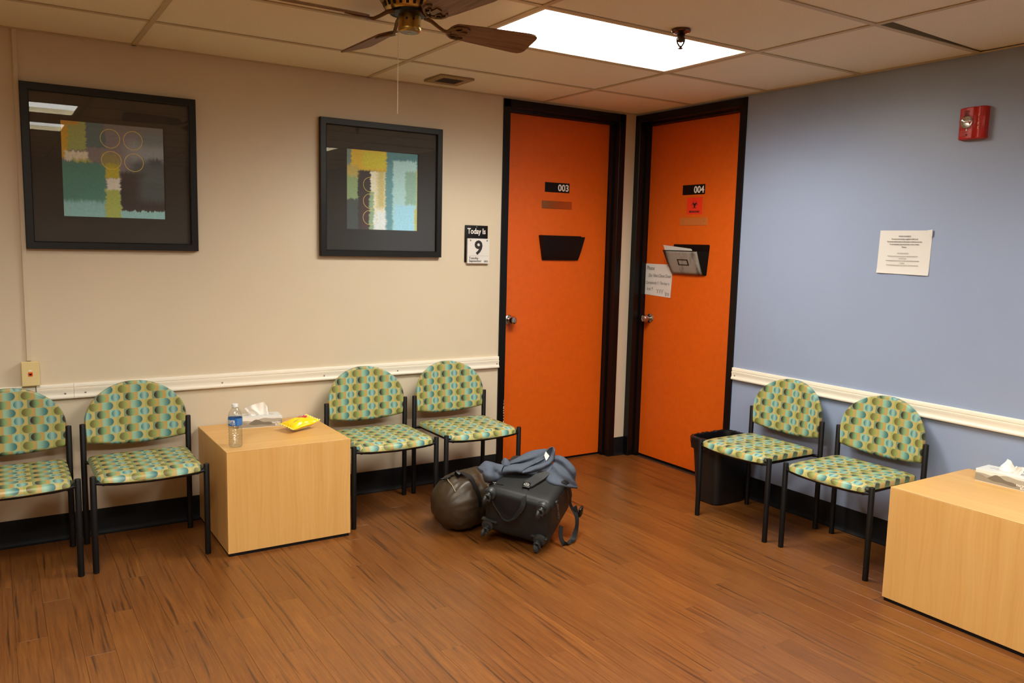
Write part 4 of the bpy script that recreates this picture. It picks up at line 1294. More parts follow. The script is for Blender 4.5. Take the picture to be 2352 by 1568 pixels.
# ================================================================== water bottle
bt = thing('water_bottle', 'clear plastic water bottle with blue label and white cap on end table', 'bottle', (-2.9135, -0.528, TT))
prof = [(0.020, 0.0005), (0.027, 0.001), (0.031, 0.006), (0.0325, 0.014), (0.0325, 0.020)]
z = 0.022
while z < 0.104:
    prof += [(0.0325, z), (0.0312, z + 0.004), (0.0302, z + 0.006), (0.0312, z + 0.008)]
    z += 0.0125
prof += [(0.0328, 0.106), (0.0328, 0.144), (0.0325, 0.150), (0.0315, 0.158), (0.0285, 0.168), (0.0235, 0.178), (0.0175, 0.188), (0.0135, 0.194), (0.0125, 0.198), (0.0125, 0.207)]
sh = MB()
def wavy(u, j):
    r, h = prof[j]
    a = 2 * PI * u
    if 0.02 < h < 0.105: h += 0.0025 * math.sin(a * 3 + h * 60)
    if h < 0.004: r *= 1 - 0.10 * (0.5 + 0.5 * math.cos(a * 5))
    return (r * math.cos(a), r * math.sin(a), h)
NB = len(prof) - 1
sh.quad_grid(lambda u, v_: wavy(u, round(v_ * NB)), 40, NB, closed_u=True)
sh.build('bottle_shell', mat_clear('clear_plastic', (0.95, 0.96, 0.96), 0.045, 0.07, 1.6), bt)
wprof = [(max(0.001, r - 0.0012), h + 0.001) for r, h in prof if h < 0.146] + [(0.0312, 0.1535), (0.001, 0.1535)]
wb = MB().lathe([(0.001, 0.002)] + wprof, 32, cap=False)
wb.build('water', mat_clear('drinking_water', (0.95, 0.97, 0.965), 0.03, 0.03, 1.3), bt)
lab_mat = NT('bottle_label_blue')
o_, lx, ly, lz = lab_mat.objc()
lab_mat = lab_mat.done(lin((38, 106, 178)), 0.3)
FA = math.atan2(-4.4889 + 0.528, -3.8811 + 2.9135)      # direction from bottle to the viewpoint side
lb = MB()
lb.quad_grid(lambda u, v_: (0.0334 * math.cos(2 * PI * u), 0.0334 * math.sin(2 * PI * u), 0.1075 + 0.036 * v_), 40, 1, closed_u=True)
lbo = lb.build('label', lab_mat, bt)
def wrap_text(s, size, arc0, z, bold, r=0.0338, align='LEFT', mat=None, shear=0.0):
    me = text_mesh(s, size, bold=bold, align=align, shear=shear, depth=0.0)
    for v_ in me.vertices:
        x, y, zz_ = v_.co
        a = FA + (arc0 + x) / r
        v_.co = (r * math.cos(a), r * math.sin(a), z + zz_)
    me.materials.clear(); me.materials.append(mat or M['white_text'])
    return link('lettering', me, lbo)
wrap_text('Niagara', 0.0240, -0.0020, 0.1240, 0.0007, align='RIGHT')
wrap_text('drinking water', 0.0080, 0.0010, 0.1160, 0.0002, align='RIGHT')
wrap_text('PURIFIED', 0.0042, 0.0000, 0.1100, 0.0, align='RIGHT')
for i, t_ in enumerate(['Naturally', 'refreshing taste', 'bottled at source', 'please recycle', '16.9 FL OZ', '500 mL']):
    wrap_text(t_, 0.0048, 0.0085, 0.1375 - 0.0054 * i, 0.0, align='LEFT', mat=plain('label_pale', (150, 188, 222), 0.4) if i == 0 else bpy.data.materials['label_pale'])
cp = MB()
cn_ = 60
def cap_fn(u, v_):
    hz_ = [(0.0, 0.2005), (0.0145, 0.2005), (0.0148, 0.2010), (0.0148, 0.2135), (0.0138, 0.2150), (0.0, 0.2152)][round(v_ * 5)]
    a = 2 * PI * u
    rr = hz_[0] * (1 - (0.025 if 0.0146 < hz_[0] else 0.0) * (round(u * cn_) % 2))
    return (rr * math.cos(a), rr * math.sin(a), hz_[1] - 0.006)
cp.quad_grid(cap_fn, cn_, 5, closed_u=True)
cp.build('cap', plain('cap_white', (232, 234, 234), 0.35), bt)
MB().lathe([(0.0140, 0.1905), (0.0146, 0.1915), (0.0140, 0.1935), (0.0128, 0.1938)], 28).build('neck_ring', bpy.data.materials['clear_plastic'], bt)

# ================================================================== snack bag
sb = thing('snack_bag', 'puffy yellow snack bag with red banner lying on end table', 'snack bag', (-2.530, -0.315, TT + 0.008))
sb.rotation_euler = (R(7), R(-6), R(20))
BL, BW = 0.083, 0.058
def bag(u, v, side):
    """u,v in -1..1"""
    f = max(0.0, 1 - abs(u) ** 3.2) ** 0.75 * max(0.0, 1 - abs(v) ** 3.0) ** 0.7
    nz = mnoise.noise(Vector((u * 2.6 + 3, v * 2.6, side * 2.0))) * 0.006 + mnoise.noise(Vector((u * 7, v * 5, 9 + side))) * 0.0022
    cr = 0.0016 * math.sin(v * 26) * max(0, abs(u) - 0.80) * 5
    pinch = 1 - 0.10 * (1 - abs(u) ** 2) + 0.02 * math.sin(u * 5)
    x = BL * u * (1 - 0.04 * (1 - v * v)); y = BW * v * pinch
    h = 0.030 * f
    z = 0.026 + (h + nz * f if side > 0 else -h * 0.80 + nz * f * 0.5) + cr + 0.012 * max(0, abs(u) - 0.6) * 1.5 * (1 if u > 0 else 0.6)
    return Vector((x, y, z))
bgm = MB()
bgm.quad_grid(lambda a, b: bag(2 * a - 1, 2 * b - 1, 1), 44, 30)
bgm.quad_grid(lambda a, b: bag(2 * a - 1, 2 * b - 1, -1), 44, 30, flip=True)
kb = NT('snack_bag_film')
o_, qx, qy, qz = kb.objc()
cb = kb.mix(kb.step(kb.math('ABSOLUTE', qx), 0.078, 0.080), lin((250, 212, 24)), lin((236, 206, 70)))
cb = kb.mix(kb.lt(qz, 0.0195), cb, lin((206, 202, 192)))
kb.done(cb, 0.22, 0.0, 0.6)
bgo = link('bag_body', merge_close(bgm.mesh('bag_body', kb.m, 60), 0.0006), sb)
ban = MB()
def ban_fn(a, r_):
    an = 2 * PI * a
    u = 0.34 + 0.36 * r_ * math.cos(an); v = 0.30 + 0.48 * r_ * math.sin(an) * (1 + 0.2 * math.cos(an))
    p = bag(u, v, 1); return (p.x, p.y, p.z + 0.0012)
ban.quad_grid(ban_fn, 32, 6, closed_u=True)
ban.build('red_banner', plain('banner_red', (200, 34, 30), 0.3), sb)
def bag_text(s, size, u0, v0, mat, rot=0.0, bold=0.0008, shear=0.25):
    me = text_mesh(s, size, bold=bold, shear=shear, depth=0.0)
    for v_ in me.vertices:
        x, y, z_ = v_.co
        c_, s_ = math.cos(rot), math.sin(rot)
        x, z_ = x * c_ - z_ * s_, x * s_ + z_ * c_
        p = bag(max(-1, min(1, u0 + x / BL)), max(-1, min(1, v0 + z_ / BW)), 1)
        v_.co = (p.x, p.y, p.z + 0.0020)
    me.materials.clear(); me.materials.append(mat)
    return link('lettering', me, sb)
bag_text("Lay's", 0.026, 0.34, 0.16, M['white_text'], 0.10)
bag_text('CLASSIC', 0.010, -0.42, -0.35, plain('print_brown', (170, 130, 20), 0.5), 0.0, 0.0003, 0.0)
fb = MB()
for sg in (-1, 1):
    def fin(a, b, sg=sg):
        p = bag(sg * 1.0, 2 * a - 1, 1)
        return (p.x + sg * 0.011 * b, p.y * (1 + 0.02 * b), p.z + 0.0022 * math.sin(a * 40) * b + 0.004 * b)
    fb.quad_grid(fin, 40, 3)
fbo = fb.build('crimped_end', plain('crimp_pale_yellow', (244, 226, 110), 0.25), sb)
so_ = fbo.modifiers.new('thick', 'SOLIDIFY'); so_.thickness = 0.0008

# ================================================================== wastebasket behind the chair
wb_ = thing('wastebasket', 'black plastic wastebasket with liner in corner by door 004, behind a chair', 'wastebasket', (-0.190, -1.122, 0), RW)
def rrect(u, hx, hy, r):
    """point on a rounded rectangle, u 0..1"""
    n = 4; per = []
    seg = [2 * (hx - r), PI / 2 * r, 2 * (hy - r), PI / 2 * r] * 2
    tot = sum(seg); s = (u % 1.0) * tot
    pts = [((hx, -(hy - r)), (hx, hy - r))]
    order = [('l', (hx, -(hy - r)), (hx, hy - r), 2 * (hy - r)), ('a', (hx - r, hy - r), 0), ('l', (hx - r, hy), (-(hx - r), hy), 2 * (hx - r)), ('a', (-(hx - r), hy - r), PI / 2),
             ('l', (-hx, hy - r), (-hx, -(hy - r)), 2 * (hy - r)), ('a', (-(hx - r), -(hy - r)), PI), ('l', (-(hx - r), -hy), (hx - r, -hy), 2 * (hx - r)), ('a', (hx - r, -(hy - r)), 3 * PI / 2)]
    for o in order:
        L = o[3] if o[0] == 'l' else PI / 2 * r
        if s <= L:
            q = s / L
            if o[0] == 'l': return (o[1][0] + (o[2][0] - o[1][0]) * q, o[1][1] + (o[2][1] - o[1][1]) * q)
            a = o[2] + q * PI / 2
            return (o[1][0] + r * math.cos(a), o[1][1] + r * math.sin(a))
        s -= L
    return (hx, -(hy - r))
bp = [(0.088, 0.118, 0.0), (0.098, 0.128, 0.006), (0.100, 0.130, 0.02), (0.121, 0.158, 0.372), (0.127, 0.165, 0.376), (0.127, 0.165, 0.388), (0.121, 0.159, 0.390), (0.118, 0.155, 0.380), (0.097, 0.127, 0.014)]
m = MB()
def bin_fn(u, v_):
    a, b_, h = bp[round(v_ * (len(bp) - 1))]
    x, y = rrect(u, a, b_, 0.045); return (x * 0.93, y, h)
m.quad_grid(bin_fn, 56, len(bp) - 1, closed_u=True)
m.poly([bin_fn(i / 56, 0) for i in range(56)][::-1]); m.poly([bin_fn(i / 56, 1) for i in range(56)])
m.build('bin_body', plain('bin_plastic', (24, 22, 21), 0.45), wb_)
m = MB()
lp = [(0.112, 0.148, 0.30), (0.117, 0.154, 0.37), (0.121, 0.158, 0.394), (0.129, 0.167, 0.398), (0.134, 0.172, 0.388), (0.133, 0.171, 0.365), (0.131, 0.169, 0.345), (0.130, 0.168, 0.328)]
def liner_fn(u, v_):
    j = round(v_ * (len(lp) - 1)); a, b_, h = lp[j]
    x, y = rrect(u, a, b_, 0.047)
    n1 = mnoise.noise(Vector((x * 28, y * 28, h * 14))) ; n2 = mnoise.noise(Vector((x * 80, y * 80, h * 20 + 4)))
    k_ = (1 + 0.030 * n1 + 0.018 * n2) if j >= 3 else 1 + 0.012 * n1 - 0.01
    if j >= 4: k_ = max(k_, 0.992)
    if j >= 6: h += 0.022 * n1 + 0.010 * n2
    return (x * k_ * 0.93, y * k_, h + (0.005 * n2 if j in (2, 3) else 0))
m.quad_grid(liner_fn, 120, len(lp) - 1, closed_u=True)
m.build('bin_liner', M['liner'], wb_)

# ================================================================== luggage pile
# the case rests on two front casters with its far end propped up on a rucksack; local frame: x along the wheel end, y away from it
LUG, LROT = (-1.709, -1.173, 0.040), (R(14.234), R(8.080), R(-53.787))
def lug(name, label, cat, group=None):
    t = thing(name, label, cat, LUG, 0, group)
    t.rotation_mode = 'YXZ'
    t.rotation_euler = LROT
    return t
CW, CT, CL = 0.349, 0.253, 0.385
def soft_box(x0, x1, y0, y1, z0, z1, r, seg=5, cuts=6):
    bm = bmesh.new()
    bmesh.ops.create_cube(bm, size=1.0)
    for v in bm.verts:
        v.co = Vector(((x0 + x1) / 2 + v.co.x * (x1 - x0), (y0 + y1) / 2 + v.co.y * (y1 - y0), (z0 + z1) / 2 + v.co.z * (z1 - z0)))
    bmesh.ops.bevel(bm, geom=bm.edges[:], offset=r, segments=seg, affect='EDGES', profile=0.5)
    bmesh.ops.subdivide_edges(bm, edges=[e for e in bm.edges if e.calc_length() > 0.06], cuts=cuts, use_grid_fill=True)
    return bm
def smooth_path(P, n):
    """Catmull-Rom resample"""
    P = [Vector(p) for p in P]; out = []
    m = len(P)
    for i in range(n + 1):
        f = i / n * (m - 1); k = min(int(f), m - 2); t = f - k
        p0, p1, p2, p3 = P[max(k - 1, 0)], P[k], P[k + 1], P[min(k + 2, m - 1)]
        out.append(0.5 * ((2 * p1) + (p2 - p0) * t + (2 * p0 - 5 * p1 + 4 * p2 - p3) * t * t + (3 * p1 - p0 - 3 * p2 + p3) * t ** 3))
    return out
case = lug('suitcase', 'black soft suitcase lying down with its four caster wheels facing out', 'suitcase')
hx = CW / 2
bm = soft_box(-hx, hx, 0.0, CL, 0.0, CT, 0.034)
for v in bm.verts:
    c = v.co
    if c.y < 0.1: c.y -= 0.007 * max(0, 1 - (c.x / hx) ** 2) * max(0, 1 - ((c.z - 0.126) / 0.126) ** 2)
    if c.z > 0.19: c.z += 0.004 * max(0, 1 - (c.x / hx) ** 2)
    # shallow creases on the wheel end: one across, one down
    if c.y < 0.03:
        c.y += 0.003 * math.exp(-((c.x - 0.028) / 0.012) ** 2) + 0.003 * math.exp(-((c.z - 0.185) / 0.012) ** 2)
    c += Vector((0, 0, 0.003 * mnoise.noise(c * 9)))
MB().take(bm).build('case_shell', M['suitcase'], case, smooth=60)
pp_ = []
n = 64
for i in range(n + 1):
    a = 2 * PI * i / n
    x = (hx + 0.001) * sgn(math.cos(a)) * abs(math.cos(a)) ** 0.2; yv = CL / 2 + (CL / 2 + 0.001) * sgn(math.sin(a)) * abs(math.sin(a)) ** 0.2
    pp_.append((x, max(yv, -0.001), 0.212 if yv > 0.05 else 0.212))
MB().tube([q for q in pp_ if q[1] > 0.05][::1] , 0.003, 6).build('seam_piping', M['black_rubber'], case)
fork_m = M['caster']; tyre = plain('caster_tyre', (40, 40, 39), 0.55)
def caster(x, z, steer, dz):
    hs_ = MB().lathe([(0.033, 0.014), (0.033, -0.004), (0.030, -0.012), (0.022, -0.016), (0.010, -0.017)], 28, axis='Y').build('wheel_mount', fork_m, case, (x, 0, z))
    ca, sa = math.cos(steer), math.sin(steer)
    def T(px, py, pz): return (px * ca + pz * sa, py, dz + pz * ca - px * sa)
    f = MB()
    f.tube([T(0.002, 0.000, 0.014), T(0.002, -0.022, 0.014)], [0.0205, 0.0185], 20)                       # swivel collar
    f.tube([T(-0.010, -0.036, 0.013), T(-0.004, -0.037, 0.018), T(0.004, -0.037, 0.018), T(0.0115, -0.035, 0.012), T(0.0135, -0.036, 0.002), T(0.0130, -0.037, -0.010), T(0.0120, -0.037, -0.018)],
           [0.0052, 0.0062, 0.0068, 0.0066, 0.0060, 0.0050, 0.0040], 10)                                 # hood arching over to the cheek
    f.tube([T(0.001, -0.020, 0.014), T(0.002, -0.036, 0.016)], [0.013, 0.0075], 12)
    f.tube([T(-0.010, -0.038, -0.010), T(0.0125, -0.038, -0.010)], 0.0040, 12)                             # axle
    f.build('caster_fork', fork_m, hs_)
    R_ = 0.0235
    w = MB().lathe([(0.003, -0.0062), (0.0150, -0.0068), (R_ - 0.0012, -0.0062), (R_, -0.004), (R_, 0.004), (R_ - 0.0012, 0.0062), (0.0178, 0.0066), (0.0165, 0.0072), (0.0135, 0.0105), (0.008, 0.0125), (0.002, 0.0130)], 32, axis='X')
    o = w.build('wheel', tyre, hs_, T(-0.0085, -0.038, -0.010)); o.rotation_euler = (0, steer, 0)
caster(-0.147, 0.226, 0.05, -0.004); caster(0.131, 0.226, 0.02, -0.006)
caster(-0.147, 0.042, 0.10, -0.016); caster(0.131, 0.040, -0.50, -0.016)
for x, z in ((-0.138, 0.073), (0.128, 0.056)):
    MB().box(x - 0.042, x + 0.042, -0.015, 0.008, z - 0.0045, z + 0.0045, 0.003).build('skid_bar', M['caster'], case)
zipm = plain('zip_nickel', (190, 188, 182), 0.3, 1.0)
def zip_pull(pts, parent, name='zipper_pull'):
    m = MB()
    for i in range(len(pts) - 1):
        a, b = Vector(pts[i]), Vector(pts[i + 1])
        d = b - a; s = d.cross(Vector((0.3, 1, 0.2))).normalized() * 0.0045
        loop = [a + s * 0.3, a + d * 0.3 + s, a + d * 0.7 + s, b + s * 0.3, b - s * 0.3, a + d * 0.7 - s, a + d * 0.3 - s, a - s * 0.3, a + s * 0.3]
        m.tube(loop, 0.0014, 6)
    return m.build(name, zipm, parent)
zip_pull([(-0.178, 0.052, 0.246), (-0.174, 0.036, 0.256), (-0.168, 0.022, 0.246)], case)
zip_pull([(-0.160, 0.060, 0.258), (-0.150, 0.050, 0.258), (-0.136, 0.052, 0.258)], case)
MB().tube(smooth_path([(-0.1755, 0.34, 0.228), (-0.1755, 0.10, 0.230), (-0.172, 0.055, 0.240), (-0.150, 0.054, 0.2545), (-0.10, 0.058, 0.2565)], 24), 0.0035, 8).build('zipper', M['black_rubber'], case)
MB().box(hx - 0.003, hx + 0.006, 0.068, 0.090, 0.212, 0.232, 0.003).build('zip_stop', M['caster'], case)
zip_pull([(hx + 0.004, 0.086, 0.214), (hx + 0.006, 0.098, 0.190), (hx + 0.005, 0.110, 0.168), (hx + 0.006, 0.124, 0.140), (hx + 0.006, 0.136, 0.112), (hx + 0.006, 0.148, 0.085)], case)

# shoulder strap across the case, a slack loop hanging over the wheel end
ss = lug('shoulder_strap', 'black webbing strap with padded slider draped across top of suitcase, looping over its wheel end', 'strap')
top = 0.258
web = MB()
path = [(0.052, 0.23, top + 0.012), (0.038, 0.18, top + 0.003), (0.020, 0.12, top + 0.003), (0.012, 0.085, top + 0.002), (0.020, 0.045, 0.257), (0.028, 0.012, 0.247), (0.034, -0.010, 0.225), (0.030, -0.020, 0.205), (0.020, -0.026, 0.185), (0.006, -0.030, 0.160), (-0.012, -0.034, 0.138), (-0.034, -0.036, 0.125),
        (-0.058, -0.034, 0.130), (-0.082, -0.030, 0.146), (-0.104, -0.025, 0.165), (-0.122, -0.018, 0.184), (-0.140, -0.010, 0.204), (-0.158, 0.004, 0.226), (-0.172, 0.03, 0.245)]
path = [(x, y - 0.002, z) for x, y, z in path]
sides = [Vector((1, 0.25, 0))] * 5 + [Vector((0.95, 0, 0.25))] * 3 + [Vector((0.8, -0.3, 0.3))] * 2 + [Vector((0.35, -0.85, 0.3))] * 3 + [Vector((0.5, -0.5, 0.55))] * 3 + [Vector((0.7, -0.1, 0.55))] * 3
web.ribbon(smooth_path(path, 72), smooth_path(sides, 72), 0.025, 0.0022)
web.build('webbing', M['webbing'], ss)
MB().ribbon(smooth_path([(0.060, 0.245, top + 0.018), (0.044, 0.19, top + 0.010), (0.026, 0.14, top + 0.008), (0.014, 0.105, top + 0.007), (0.012, 0.088, top + 0.006)], 20), Vector((1, 0.3, 0)), [0.056] * 15 + [0.055, 0.052, 0.048, 0.044, 0.040, 0.036], 0.010).build('shoulder_pad', plain('pad_black', (32, 32, 31), 0.6), ss)
slo = MB().box(-0.019, 0.019, -0.024, 0.016, 0, 0.009, 0.0035).build('slider', M['black_plastic'], ss, (0.010, 0.094, top + 0.008)); slo.rotation_euler = (R(8), 0, R(12))
lg = MB()
lg.tube([(0.0125 * math.cos(2 * PI * i / 18), 0.0095 * math.sin(2 * PI * i / 18) - 0.004, 0.0098) for i in range(19)], 0.0012, 6)
for a in (90, 210, 330): lg.tube([(0, -0.004, 0.0098), (0.012 * math.cos(R(a)), 0.009 * math.sin(R(a)) - 0.004, 0.0098)], 0.0012, 6)
lg.build('slider_emblem', plain('emblem_grey', (190, 190, 184), 0.4), slo)

# dark rucksack the far end of the case lies on; its straps hang out at the right
rk = lug('rucksack', 'black rucksack mostly hidden under the propped end of suitcase, its buckled strap trailing on floor', 'bag')
CM = Matrix.Translation(Vector(LUG)) @ (Matrix.Rotation(LROT[2], 4, 'Z') @ Matrix.Rotation(LROT[0], 4, 'X') @ Matrix.Rotation(LROT[1], 4, 'Y'))
CI = CM.inverted()
m = MB()
def rk_fn(u, v_):
    # superellipsoid in case coordinates, flattened to the floor below
    a = 2 * PI * u; e = PI * (v_ - 0.5)
    sx = lambda q, p: sgn(q) * abs(q) ** p
    x = -0.03 + 0.125 * sx(math.cos(e), 0.5) * sx(math.cos(a), 0.5); y = 0.325 + 0.085 * sx(math.cos(e), 0.5) * sx(math.sin(a), 0.5); z = -0.056 + 0.055 * sx(math.sin(e), 0.5)
    w_ = CM @ Vector((x, y, z))
    if w_.z < 0.003: w_.z = 0.003
    return tuple(CI @ w_)
m.quad_grid(rk_fn, 40, 20, closed_u=True)
m.build('bag_body', M['webbing'], rk, smooth=80)
def W2(x, y, z): return tuple(CI @ Vector((x, y, z)))
p1 = [(0.150, 0.215, 0.262), (0.168, 0.228, 0.256), (0.182, 0.245, 0.235), (0.190, 0.268, 0.19), (0.194, 0.290, 0.14), (0.196, 0.300, 0.08)]
w1 = [CM @ Vector(q) for q in p1]
w1 += [Vector((-1.352, -1.215, 0.110)), Vector((-1.372, -1.238, 0.050)), Vector((-1.412, -1.262, 0.012)), Vector((-1.462, -1.285, 0.006)), Vector((-1.492, -1.290, 0.020)), Vector((-1.496, -1.275, 0.055)), Vector((-1.480, -1.255, 0.095))]
pth = [tuple(CI @ q) for q in w1]
s1 = [Vector((0.1, 1, 0))] * 6 + [Vector((0.3, 1, 0.1))] * 2 + [Vector((1, 0.5, 0))] * 2 + [Vector((0.3, 1, 0.2))] * 3
MB().ribbon(smooth_path(pth, 72), smooth_path(s1, 72), 0.026, 0.0022).build('webbing', M['webbing'], rk)
pth2 = [tuple(CI @ Vector(q)) for q in ((-1.345, -1.190, 0.16), (-1.340, -1.205, 0.11), (-1.362, -1.232, 0.055), (-1.400, -1.262, 0.020), (-1.432, -1.285, 0.008))]
MB().ribbon(smooth_path(pth2, 24), Vector((0.2, 1, 0.1)), 0.024, 0.0022).build('webbing', M['webbing'], rk)
bk_ = MB().box(-0.006, 0.006, -0.018, 0.018, -0.020, 0.020, 0.003).box(-0.004, 0.004, -0.012, 0.012, -0.038, -0.019, 0.002)
for sg in (-1, 1): bk_.tube([(0, sg * 0.018, 0.012), (0, sg * 0.021, -0.012), (0, sg * 0.014, -0.034)], 0.0035, 8)
bo = bk_.build('buckle', M['black_plastic'], rk, tuple(CI @ Vector((-1.318, -1.205, 0.135)))); bo.rotation_euler = (R(10), 0, R(-8))

# olive roll-top bag behind and beside the case
DRZ = math.atan2(-0.8995, 0.4369)
duf = thing('duffel_bag', 'round olive brown nylon bag with drawstring clip beside black suitcase', 'bag', (-1.6916, -1.1511, 0.0), DRZ)
DX, DY0, DY1, DR = -0.368, -0.125, 0.56, 0.150
m = MB()
def duf_fn(u, v_):
    y = DY0 + (DY1 - DY0) * v_
    d0 = (y - DY0) / 0.17; d1 = (DY1 - y) / 0.2
    f = 1.0
    if d0 < 1: f = (1 - (1 - d0) ** 2.3) ** 0.5
    if d1 < 1: f = min(f, (1 - (1 - d1) ** 2.2) ** 0.5)
    a = 2 * PI * u
    c, s = math.cos(a), math.sin(a)
    rx = DR * f * (1.02 if c < 0 else 1.0); rz = DR * f
    slope = 1.0 - 0.16 * max(0, (y - 0.15) / 0.4)
    x = DX + rx * c; z = 0.150 * slope + rz * s * slope
    up = max(0.0, 0.55 * s + 0.45 * c + 0.25)
    fold = 0.0075 * math.sin(a * 8 + 5 * mnoise.noise(Vector((y * 6, a * 0.8, 0))) + y * 14) * min(1, max(0, (f - 0.74) * 4.5)) * max(0, 0.8 - abs(y - 0.02) * 3.0) * up
    fold += 0.006 * mnoise.noise(Vector((c * 3, s * 3, y * 10))) + 0.004 * mnoise.noise(Vector((c * 7, s * 7, y * 22)))
    fold += 0.0045 * math.sin(y * 80 + 6 * c + 5 * s + 3 * mnoise.noise(Vector((c * 2, s * 2, y * 6)))) * max(0, min(1, (y + 0.02) / 0.05)) * max(0, c + 0.5) * 0.7
    fold *= min(1.0, max(0.0, (f - 0.25) * 1.6))
    n_ = Vector((c, -0.3 if d0 < 1 else 0, s)).normalized() * fold
    return (x + n_.x, y + n_.y, max(0.002, z + n_.z))
def remap(v_): return v_ * 0.5 + (1 - math.cos(v_ * PI)) / 2 * 0.5
m.quad_grid(lambda u, v_: duf_fn(u, min(0.9999, max(0.0001, remap(v_)))), 96, 84, closed_u=True)
m.poly([duf_fn(i / 96, 0.0001) for i in range(96)][::-1]); m.poly([duf_fn(i / 96, 0.9999) for i in range(96)])
m.build('bag_body', M['olive'], duf, smooth=80)
def on_duf(a, y, lift=0.004):
    u = (a / (2 * PI)) % 1.0; v0 = (y - DY0) / (DY1 - DY0)
    p = Vector(duf_fn(u, v0)); ctr = Vector((DX, y + 0.05, 0.15))
    return p + (p - ctr).normalized() * lift
MB().ribbon(smooth_path([on_duf(R(128), -0.02), on_duf(R(105), 0.0), on_duf(R(82), 0.015, 0.012), on_duf(R(62), 0.02, 0.014), on_duf(R(42), 0.015), on_duf(R(20), 0.005), on_duf(R(2), 0.0)], 36), Vector((0, 1, 0.1)), 0.028, 0.0025).build('compression_strap', M['webbing'], duf)
q = on_duf(R(104), -0.035, 0.010)
cl = MB().box(-0.020, 0.020, -0.012, 0.012, -0.006, 0.006, 0.003)
cl.tube([(-0.020, 0.010, 0.002), (-0.038, 0.013, 0.005), (-0.048, 0.006, 0.006)], 0.003, 8).tube([(-0.020, -0.010, 0.002), (-0.038, -0.013, 0.005), (-0.048, -0.006, 0.006)], 0.003, 8)
co = cl.build('buckle', M['black_plastic'], duf, tuple(q)); co.rotation_euler = (R(-25), R(-15), R(60))
q = on_duf(R(84), -0.008, 0.018)
co = MB().box(-0.016, 0.016, -0.010, 0.010, -0.014, 0.014, 0.004).build('cord_lock', M['black_plastic'], duf, tuple(q)); co.rotation_euler = (R(20), R(30), 0)
MB().tube(smooth_path([on_duf(R(100), -0.045, 0.006), on_duf(R(92), -0.06, 0.005), on_duf(R(80), -0.07, 0.004), on_duf(R(66), -0.080, 0.004), on_duf(R(58), -0.086, 0.004)], 16), 0.0022, 6).build('drawcord', plain('cord_pale', (150, 142, 112), 0.6), duf)

